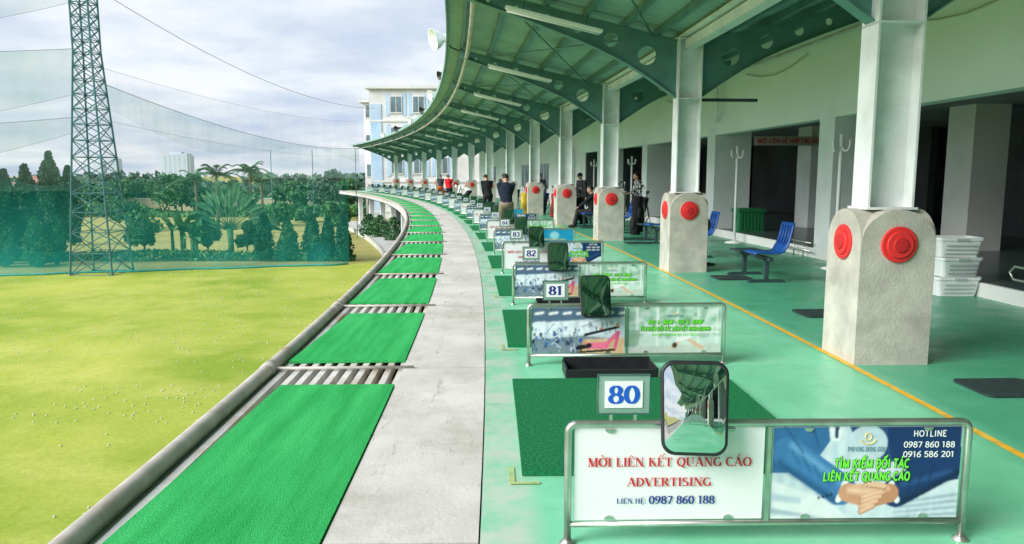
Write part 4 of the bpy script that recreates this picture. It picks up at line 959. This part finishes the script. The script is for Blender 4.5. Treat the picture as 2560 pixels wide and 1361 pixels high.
# ---------------------------------------------------------------- lattice tower, cables, nets
TX,TY=XG(257,39.6,GZ),39.6
tw=thing('lattice_tower','tall green steel lattice tower holding the netting','tower',(TX,TY,GZ))
tw_w=lambda h: (1.1-.0548*h) if h<11.6 else .464
HT=19.; 
for sx in (-1,1):
    for sy in (-1,1):
        MB().tube([(sx*tw_w(h),sy*tw_w(h),h) for h in (0,11.6,HT)],.05,6).build('leg',M['galv'],tw)
b=MB(); hs=[0]; 
while hs[-1]<HT-.5: hs.append(hs[-1]+max(.62,1.15-.045*hs[-1]))
for h0_,h1_ in zip(hs[:-1],hs[1:]):
    a,c=tw_w(h0_),tw_w(h1_)
    for i in range(4):
        q=[(-1,-1),(1,-1),(1,1),(-1,1)]; p0,p1=q[i],q[(i+1)%4]
        b.tube([(p0[0]*a,p0[1]*a,h0_),(p1[0]*c,p1[1]*c,h1_)],.026,5); b.tube([(p1[0]*a,p1[1]*a,h0_),(p0[0]*c,p0[1]*c,h1_)],.026,5); b.tube([(p0[0]*a,p0[1]*a,h0_),(p1[0]*a,p1[1]*a,h0_)],.026,5)
b.build('bracing',M['galv'],tw)
def cable(label,p0,p1,sag,r=.022):
    p0=Vector(p0);p1=Vector(p1); pts=[p0.lerp(p1,i/20)-Vector((0,0,4*sag*(i/20)*(1-i/20))) for i in range(21)]
    tag(MB().tube(pts,r,5).build('cable',M['cable'],None,True),label,'cable','net cables'); return pts
FE=Vector((XG(897,84,6),84,0))
c1=cable('upper support cable sweeping down to the blue and white building',(TX-3,TY-3,14.),(FE.x+1.5,86,9.2),2.2,.02)
z1=W(250,205,TY).z
c2=cable('cable along the top edge of the sagging net right of the tower',(TX+.5,TY,z1),(FE.x,FE.y,4.7),1.1,.018)
c3=cable('thin cable between the upper cable and the sagging net',(TX+.4,TY,W(250,165,TY).z),(FE.x,FE.y,7.6),.7,.008)
c4_=cable('thin middle cable crossing the net right of the tower',(TX+.6,TY,W(250,300,TY).z),(FE.x,FE.y,3.8),.6,.008)
def netpanel(label,top,bot,m_,cat='net',group='safety nets'):
    n=len(top); b=MB(); rows=5; vs=[];fs=[]
    for j in range(rows+1):
        for i in range(n):
            p=Vector(top[i]).lerp(Vector(bot[i]),j/rows); vs.append(p)
    for j in range(rows):
        for i in range(n-1): fs.append((j*n+i,j*n+i+1,(j+1)*n+i+1,(j+1)*n+i))
    b.add(vs,fs); tag(b.build('safety_net',m_,None,True,fix=False),label,cat,group)
netpanel('faint green net hanging below the sagging cable right of the tower',c2,[(p.x,p.y,.6) for p in c2],M['net_faint'])
netpanel('faint upper net layer gathered under the sagging cable',[(p.x,p.y-.2,p.z) for p in c2],[(p.x,p.y-.2,max(1.3,p.z-1.1-.9*math.sin(i*.35))) for i,p in enumerate(c2)],M['net_faint'])
netpanel('faint net filling between the thin cable and the sagging cable',c3,[(p.x,p.y,p.z) for p in c2],netmat('sheer_netting',(.5,.68,.68),.08,.05))
def seg(za,zb,sag,n=16,p0=(TX-.5,TY),p1=(TX-26,TY-8)):
    return [Vector((p0[0]+(p1[0]-p0[0])*i/n,p0[1]+(p1[1]-p0[1])*i/n,za+(zb-za)*i/n-4*sag*(i/n)*(1-i/n))) for i in range(n+1)]
zz=lambda py: W(200,py,TY).z
T1=seg(zz(122),zz(190),.3); B1=seg(zz(232),zz(330),1.6); T2=seg(zz(292),zz(352),.5); B2=seg(zz(325),zz(420),1.9)
T0=seg(14.5,15,0); B0=seg(zz(5),zz(75),1.9)
netpanel('pale net panel left of the tower, upper of the two swags',T1,B1,M['net_grey']); netpanel('narrow pale net swag left of the tower, lower of the two',T2,B2,M['net_grey'])
netpanel('pale net swag at the top left corner beside the tower head',T0,B0,M['net_grey'])
for nm,pp,r_ in (('cable along the top of the upper left net panel',T1,.014),('cable along the top of the lower left net swag',T2,.014),('hem cord of the upper left net swag',B1,.009),('hem cord of the lower left net swag',B2,.009),('hem cord of the top left corner net swag',B0,.009)):
    tag(MB().tube(pp,r_,5).build('cable',M['cable'],None,True),nm,'cable','net cables')
netpanel('faint net hanging behind the tower on the left',[Vector((p.x,p.y+.1,p.z)) for p in T1],[Vector((p.x,p.y+.1,.8)) for p in T1],M['net_faint'])
NL=[Vector((-60,29.2,0)),Vector((-26.8,38.9,0)),Vector((-9.7,43.9,0))]
top=[];bot=[]
for a,c in zip(NL[:-1],NL[1:]):
    for i in range(24):
        p=a.lerp(c,i/24); w=math.sin(p.x*1.3)*.25+math.sin(p.x*3.1)*.12
        top.append(Vector((p.x,p.y,1.45+.3*math.sin(p.x*.6)+w*.6))); bot.append(Vector((p.x,p.y-.15+w*.6,GZ+.02)))
top.append(Vector((NL[2].x,NL[2].y,1.3))); bot.append(Vector((NL[2].x,NL[2].y,GZ)))
netpanel('teal lower net standing along the far edge of the range grass',top,bot,M['net_teal'])
netpanel('second teal net layer heaped at the foot of the low net',[Vector((p.x,p.y-.3,GZ+1.2+.4*math.sin(p.x*.9)+.2*math.sin(p.x*2.3))) for p in bot],[Vector((p.x,p.y-.5,GZ+.02)) for p in bot],M['net_heap'])
tag(MB().tube([Vector((p.x,p.y-.5,GZ+.05)) for p in bot],.055,6).build('net_hem',mat('teal_hem',(.03,.33,.29),.8),None,True),'rolled teal net hem lying on the grass edge','net')
for i,px in enumerate((676,780,888)):
    x=XG(px,62,3.6); tag(MB().tube([(x,62,GZ),(x,62,3.7)],.03,6).build('net_pole',M['galv'],None,True),'%s slim pole of the small far net'%('left','middle','right')[i],'pole','far net poles')
netpanel('small far net square between slim poles',[Vector((XG(676+i*26.5,62,3.6),62,3.62+.25*abs(i-4)/4)) for i in range(9)],[Vector((XG(676+i*26.5,62,1),62,1.4)) for i in range(9)],netmat('small_net',(.4,.6,.6),.12,.05))
# ---------------------------------------------------------------- vegetation
def leaf(b,p,sz,r,el=1.6):
    a=Vector((r.gauss(0,1),r.gauss(0,1),r.gauss(0,.7))).normalized(); c=a.orthogonal().normalized(); c=Matrix.Rotation(r.uniform(0,6.28),3,a)@c
    e=a.cross(c); s1=sz*el*.5; s2=sz*.5
    b.add([p-c*s1,p+e*s2,p+c*s1,p-e*s2],[(0,1,2,3)])
def crown_profile(b,n,prof,h,sz,r,lump=.25,shell=.5):
    ph=[r.uniform(0,6.28) for _ in range(6)]
    for _ in range(n):
        t=r.random(); z=t*h; a=r.uniform(0,6.28); R=prof(t)*(1+lump*math.sin(a*3+ph[0]+t*9)+lump*.7*math.sin(a*5+ph[1]-t*17))
        q=R*(r.random()**shell); leaf(b,Vector((q*cos(a),q*sin(a),z)),sz*r.uniform(.6,1.4),r)
def plant(name,label,cat,px,Y,build,group=None):
    t=thing(name,label,cat,(XG(px,Y,GZ),Y,GZ),0,group); build(t); return t
def conifer(h,w,n,sz,seed,lm='leaf_dark',base=.3):
    def f(t):
        r=random.Random(seed); b=MB(); crown_profile(b,n,lambda u:w*(min(1,(u+.05)*5)*(1-u)**.65+.05),h-base,sz,r,.2,.45)
        b.v=[(v[0],v[1],v[2]+base) for v in b.v]; b.build('crown',M[lm],t,fix=False)
        MB().tube([(0,0,0),(0.05,0,h*.5),(0,0,h*.9)],[.09,.06,.02],7).build('trunk',M['bark'],t,True)
    return f
def column_tree(h,w,n,sz,seed,lm='leaf_dark'):
    def f(t):
        r=random.Random(seed); b=MB(); crown_profile(b,n,lambda u:w*(.7+.3*math.sin(PI*min(1,u*1.05)))*(1 if u<.75 else (1-u)/.25*.8+.2),h-.3,sz,r,.3,.5)
        b.v=[(v[0],v[1],v[2]+.2) for v in b.v]; b.build('crown',M[lm],t,fix=False)
        MB().tube([(0,0,0),(0.08,0,h*.5),(0,0,h*.95)],[.14,.09,.03],7).build('trunk',M['bark'],t,True)
    return f
def hpx(py,Y): return W(0,py,Y).z-GZ
for i,(px,Y,ty,w) in enumerate(((28,44,420,.62),(80,44.5,408,.64),(143,43.5,376,.64),(184,56,412,.66),(-22,45,430,.7))):
    lab=['ivy-clad column tree at the far left','second ivy-clad column tree from the left','tallest ivy-clad column tree left of the tower','farther column tree just left of the tower','column tree cut by the left edge'][i]
    plant('column_tree',lab,'tree',px,Y,column_tree(hpx(ty,Y),w,5000,.16,i+1),'column trees')
for i,(px,Y,ty,w,lm) in enumerate(((663,45.5,532,.62,'leaf_dark'),(722,45.5,550,.62,'leaf_mid'),(782,45.5,534,.58,'leaf_dark'),(822,45.8,544,.5,'leaf_dark'),(860,45.3,536,.48,'leaf_dark'),(12,42.5,560,.6,'leaf_mid'),(95,42.5,545,.7,'leaf_mid'))):
    lab=['conical dark shrub left of the paler one behind the net','paler conical shrub between dark ones behind the net','tall dark conical shrub third from the right behind the net','dark conical shrub second from the right','dark conical shrub beside the building end','bushy shrub at the foot of the leftmost column tree','wide bushy shrub left of the tower'][i]
    plant('conical_shrub',lab,'shrub',px,Y,conifer(hpx(ty,Y),w*1.2,2800,.13,i+20,lm,.1),'conical shrubs')
def roundtree(h,w,n,sz,seed,lm='leaf_mid',trunk=.4):
    def f(t):
        r=random.Random(seed); b=MB(); tb=MB(); tb.tube([(0,0,0),(.05,.02,h*trunk),(0,0,h*.75)],[.035*h**.7,.025*h**.7,.02],7)
        for k in range(11):
            a=r.uniform(0,6.28); q=w*r.uniform(.15,.7); z=h*r.uniform(trunk+.05,.86); c=Vector((q*cos(a),q*sin(a),z)); R=w*r.uniform(.28,.5)
            R=min(R,max(.25,h-z)); tb.tube([(0.03,0,h*trunk*r.uniform(.7,1.1)),c*.6+Vector((0,0,c.z*.3)),c],[.02*h**.6,.014*h**.6,.006],5)
            for _ in range(n//11):
                d=Vector((r.gauss(0,1),r.gauss(0,1),r.gauss(0,.8))).normalized()*R*(r.random()**.4); leaf(b,c+d,sz*r.uniform(.6,1.4),r)
        b.build('crown',M[lm],t,fix=False); tb.build('trunk',M['bark'],t,True)
    return f
for i,(px,Y,ty,w,lm,lab) in enumerate((
 (362,46,522,1.2,'leaf_mid','loose leafy small tree just right of the tower'),(520,47,540,1.0,'leaf_light','small fresh green tree left of the fan palm'),(618,48,550,.9,'leaf_mid','small bushy tree right of the fan palm'),
 (455,100,436,3.2,'leaf_mid','large round tree under the left apartment block'),(350,105,446,4.4,'leaf_mid','broad green tree left of the large round tree'),(735,100,452,3.,'leaf_mid','round tree behind the green roofed shed'),(822,90,424,2.6,'leaf_far','thin pale tree near the right end of the far trees'),(255,105,446,4,'leaf_mid','round tree seen through the tower'),(520,95,462,2.6,'leaf_dark','dark round tree behind the fan palm'),(875,100,442,3.,'leaf_mid','round tree touching the blue and white building'),
 (322,70,500,2.,'leaf_mid','bushy tree right of the tower at the edge of the dry field'),(690,78,506,2.,'leaf_light','fresh green tree before the green roofed shed'),(842,66,506,1.5,'leaf_light','small bright tree near the building end'),(762,84,512,2.2,'leaf_mid','broad bushy tree above the conical shrubs'))):
    plant('leafy_tree',lab,'tree',px,Y,roundtree(hpx(ty,Y),w,2400,.15 if Y<60 else (.24 if Y<80 else .32),i+60,lm,.3))
def blade(b,p,d,up,Ln,wd,droop,n=7,fold=.15):
    d=d.normalized(); sd=d.cross(up).normalized(); vs=[];fs=[]
    for i in range(n+1):
        t=i/n; c=p+d*Ln*t-Vector((0,0,1))*droop*t*t; w=wd*math.sin(PI*min(.98,.08+.9*t))**.7
        vs+=[c-sd*w+up*fold*w,c,c+sd*w+up*fold*w]
    for i in range(n):
        o=3*i; fs+=[(o,o+1,o+4,o+3),(o+1,o+2,o+5,o+4)]
    b.add(vs,fs)
def fanpalm(t):
    r=random.Random(5); b=MB(); st=MB(); c=Vector((0,0,1.8)); st.tube([(0,0,0),(0.05,0,1.),(0,0,1.9)],[.2,.17,.2],9)
    for i in range(25):
        a=rad(8+164*i/24)+r.uniform(-.03,.03); d=Vector((cos(a),r.uniform(-.1,.1),sin(a))); Ls=r.uniform(1.4,1.8); 
        st.tube([c,c+d*Ls],[.035,.02],5); blade(b,c+d*Ls,d,Vector((0,-1,0)),r.uniform(1.2,1.7),.17,.5*abs(cos(a))+.1*r.random(),7,.25)
    b.build('crown',M['leaf_palm'],t,fix=False); st.build('trunk',M['leaf_palm'],t,True)
plant('fan_palm','large fan palm with a spread of paddle leaves behind the net','tree',578,46.5,fanpalm)
def banana(seed,h,n):
    def f(t):
        r=random.Random(seed); b=MB(); st=MB()
        for k in range(3):
            bx=r.uniform(-.5,.5); hh=h*r.uniform(.4,.6); st.tube([(bx,0,0),(bx+r.uniform(-.1,.1),0,hh)],[.13,.09],8)
            for i in range(n):
                a=r.uniform(0,6.28); e=r.uniform(.5,1.4); d=Vector((cos(a)*cos(e),sin(a)*cos(e),sin(e))); blade(b,Vector((bx,0,hh)),d,Vector((0,0,1)),h*r.uniform(.45,.62),.22,h*r.uniform(.1,.3))
        b.build('crown',M['leaf_light'],t,fix=False); st.build('trunk',M['leaf_mid'],t,True)
    return f
plant('banana_plant','clump of broad leaved banana plants left of the fan palm','plant',445,46.5,banana(3,3.4,7)); plant('banana_plant','smaller banana clump beside the leafy small tree','plant',486,46.0,banana(9,2.7,6)); 
def palm(seed,h):
    def f(t):
        r=random.Random(seed); b=MB(); st=MB(); st.tube([(0,0,0),(.15,0,h*.5),(.1,0,h)],[.2,.14,.12],8); top=Vector((.1,0,h))
        for i in range(17):
            a=6.28*i/17+r.uniform(-.2,.2); e=r.uniform(.1,1.2); d=Vector((cos(a)*cos(e),sin(a)*cos(e),sin(e))); Ln=r.uniform(2.2,2.9); sd=d.cross(Vector((0,0,1))).normalized(); pr=top
            for k in range(1,15):
                u=k/14; p=top+d*Ln*u-Vector((0,0,1))*1.6*u*u; st.tube([pr,p],.02,4) if k%2==0 else None; pr=p if k%2==0 else pr
                for sg in (-1,1):
                    tip=p+sd*sg*.6*(1-.6*u)+d*.3-Vector((0,0,.28)); b.add([p,p+d*.1,tip],[(0,1,2)])
        b.build('crown',M['leaf_palm'],t,fix=False); st.build('trunk',M['bark'],t,True)
    return f
for px,Y,ty,lab in ((545,66,440,'feathery palm just left behind the fan palm'),(628,68,432,'feathery palm right behind the fan palm'),(492,74,452,'feathery palm farther left behind the banana clump'),(655,76,456,'feathery palm farther right beside the slim pole')):
    plant('feather_palm',lab,'tree',px,Y,palm(px,hpx(ty,Y)),'feather palms')
def belt(name,label,Y,x0,x1,h,n,sz,seed,lm,dy=8):
    r=random.Random(seed); b=MB()
    for _ in range(n):
        x=r.uniform(x0,x1); hh=h*(.55+.25*math.sin(x*.11+seed)+.2*math.sin(x*.31+seed*2)); z=hh*(r.random()**.6); leaf(b,Vector((x,Y+r.uniform(-dy,dy),GZ+z)),sz*r.uniform(.6,1.4),r)
    o=b.build(name,M[lm],fix=False); o['kind']='stuff'; tag(o,label,'trees')
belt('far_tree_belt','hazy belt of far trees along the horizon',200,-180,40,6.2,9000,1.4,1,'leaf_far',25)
belt('far_tree_belt','lower green belt of trees beyond the dry field',122,-100,-20,3.8,7000,.8,2,'leaf_mid',8)
belt('hedge_belt','green undergrowth along the far side of the dry field',98,-85,-16,2.1,6500,.5,3,'leaf_light',4)
belt('undergrowth','low undergrowth behind the teal net',45.8,-40,-9.8,.6,3800,.18,4,'leaf_light',.6)
for i,(px,Y) in enumerate(((925,62),(950,60),(985,57))):
    def f(t,i=i):
        r=random.Random(i+90); b=MB(); crown_profile(b,900,lambda u:.9*math.sin(PI*(.15+.8*u)),2.0,.14,r); b.build('crown',M['leaf_mid'],t,fix=False); MB().tube([(0,0,0),(0,0,1.2)],[.05,.02],6).build('trunk',M['bark'],t)
    plant('potted_shrub',('left','middle','right')[i]+' shrub in the shade below the deck end','shrub',px,Y,f,'shrubs below the deck')
wl=thing('boundary_wall','long cream boundary wall behind the dry field','wall',(0,104,GZ))
MB().box((XG(560,104,-3),0,1.0),(44,.2,2.0)).build('wall_panel',M['cream'],wl); MB().box((XG(560,104,-3),0,2.06),(44.2,.3,.1)).build('coping',M['bwhite'],wl)
def shed(label,px0,px1,Y,ze,zt,m1,m2):
    x0,x1=XG(px0,Y,0),XG(px1,Y,0); t=thing('shed',label,'building',((x0+x1)/2,Y,GZ)); w=x1-x0
    MB().box((0,0,(ze-GZ)/2),(w*.94,6,ze-GZ)).build('wall',m1,t)
    b=MB(); hw=w/2; b.add([(-hw,-3.4,ze-GZ),(hw,-3.4,ze-GZ),(hw,3.4,ze-GZ),(-hw,3.4,ze-GZ),(-hw*.9,0,zt-GZ),(hw*.9,0,zt-GZ)],[(0,1,5,4),(2,3,4,5),(0,4,3),(1,2,5),(0,3,2,1)]); b.build('roof',m2,t)
    for x in (-.25,.2): MB().box((x*w,-3.01,(ze-GZ)*.5),(w*.12,.04,(ze-GZ)*.35)).build('window',M['glass'],t)
shed('low shed with a dark green roof among the far trees',690,782,108,-1.0,-.1,M['bwhite'],M['shedroof'])
shed('low white house with a faded red roof far left',62,122,118,.4,1.6,M['bwhite'],M['redroof'])
shed('long cream house behind the tower base',175,300,109,-2.0,-1.3,M['cream'],M['cream'])
def tower_block(label,px0,px1,pyt,Y,fl):
    x0,x1=XG(px0,Y,5),XG(px1,Y,5); zt=W(0,pyt,Y).z; t=thing('apartment_block',label,'building',((x0+x1)/2,Y,GZ)); w=x1-x0; h=zt-GZ
    MB().box((0,0,h/2),(w*.84,14,h)).build('wall',M['hazeb'],t); MB().box((0,0,h+1),(w*.4,8,2.5)).build('roof_block',M['hazeb'],t)
    for sg in (-1,1): MB().box((sg*w*.44,.3,h*.47),(w*.1,12,h*.94)).build('side_wing',M['hazeb'],t)
    for i in range(fl):
        for j in range(5): MB().box(((j-2)*w*.16,-7.05,h*(.1+.86*i/fl)+1),(w*.085,.12,h*.5/fl)).build('window',M['hazew'],t)
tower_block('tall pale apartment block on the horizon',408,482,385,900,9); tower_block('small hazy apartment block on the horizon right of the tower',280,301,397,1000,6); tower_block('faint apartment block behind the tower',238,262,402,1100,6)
BY=90.
bw=thing('blue_building','weathered white and light blue four storey building at the deck end','building',(0,BY,GZ))
xa,xb,xc_=XG(926,BY,5),XG(1112,BY,5),XG(899,BY,5); zt=W(0,222,BY).z-GZ; zw=W(0,250,BY).z-GZ
MB().box(((xa+xb)/2+4,6,zt/2),(xb-xa+8,12,zt)).build('wall',M['bwhite'],bw)
MB().box(((xa+xb)/2+4,6,zt+.12),(xb-xa+8.9,12.9,.3)).build('cornice',M['bwhite'],bw)
MB().box(((xa+xc_)/2,8,zw/2),(xa-xc_,10,zw)).build('stair_wing',M['bwhite'],bw); MB().box(((xa+xc_)/2-.1,8,zw+.1),(xa-xc_+.9,11,.25)).build('wing_roof',M['bwhite'],bw)
fl=[zt-3.6*(i+1) for i in range(4)]
for z0 in fl:
    MB().box(((xa+xb)/2+4,-.06,z0-.15),(xb-xa+8,.12,.22)).build('floor_band',M['bwhite'],bw)
    for px in (992,1048,1105): 
        x=XG(px,BY,5)
        for sg in (-1,1): MB().box((x+sg*1.0,-.03,z0+1.75),(.42,.06,2.6)).build('blue_panel',M['bluewall'],bw)
        f=MB().box((x,-.09,z0+1.75),(1.5,.1,2.1)).build('window',M['bwhite'],bw)
        for sg in (-1,1): MB().box((.34*sg+x,-.15,z0+1.75),(.58,.03,1.8)).build('pane',M['glass'],f)
    x=XG(912,BY,5); f=MB().box((x,2.96,z0+1.2),(.9,.1,1.7)).build('window',M['bwhite'],bw); MB().box((x,2.9,z0+1.2),(.7,.04,1.45)).build('pane',M['glass'],f)
MB().box((xa+.75,-.05,zt*.5-.6),(1.3,.1,zt-2.4)).build('blue_strip',M['bluewall'],bw)
# ---------------------------------------------------------------- world, sun, camera
w=bpy.data.worlds.new('World'); SC.world=w; w.use_nodes=True; nt=w.node_tree; bg=nt.nodes['Background']
SV=Vector((-.82,-.50,.58)).normalized(); el=math.asin(SV.z)
sky=N(nt,'ShaderNodeTexSky'); sky.sky_type='NISHITA'; sky.sun_disc=False; sky.sun_elevation=el; sky.sun_rotation=math.atan2(SV.x,SV.y); sky.dust_density=2
tc=N(nt,'ShaderNodeTexCoord'); sp=N(nt,'ShaderNodeSeparateXYZ'); nt.links.new(tc.outputs['Generated'],sp.inputs[0])
mz=N(nt,'ShaderNodeMath',operation='MAXIMUM'); nt.links.new(sp.outputs[2],mz.inputs[0]); mz.inputs[1].default_value=0
az=N(nt,'ShaderNodeMath',operation='ADD'); nt.links.new(mz.outputs[0],az.inputs[0]); az.inputs[1].default_value=.16
dv=[]
for i in (0,1):
    q=N(nt,'ShaderNodeMath',operation='DIVIDE'); nt.links.new(sp.outputs[i],q.inputs[0]); nt.links.new(az.outputs[0],q.inputs[1]); dv.append(q.outputs[0])
cb=N(nt,'ShaderNodeCombineXYZ'); nt.links.new(dv[0],cb.inputs[0]); nt.links.new(dv[1],cb.inputs[1])
n1=noise(nt,1.1,8,cb.outputs[0],.56)
cl=ramp(nt,n1,[(.35,(4.2,5.0,6.5)),(.47,(5.6,6.2,7.1)),(.6,(7.4,7.6,8.0))])
col=mixc(nt,.86,sky.outputs[0],cl)
nt.links.new(col,bg.inputs['Color']); bg.inputs['Strength'].default_value=.14
sl=bpy.data.lights.new('sun','SUN'); sl.energy=5.0; sl.angle=rad(34); sl.color=(1,.97,.93); so=bpy.data.objects.new('sun',sl); COL.objects.link(so); so.rotation_euler=(-SV).to_track_quat('-Z','Y').to_euler()
cam=bpy.data.cameras.new('camera'); cam.sensor_width=36; cam.lens=36*F/2560; cam.clip_end=8000; cam.clip_start=.05
co=bpy.data.objects.new('camera',cam); COL.objects.link(co); co.location=(0,0,HC); co.rotation_euler=(PI/2-TH,0,0); SC.camera=co
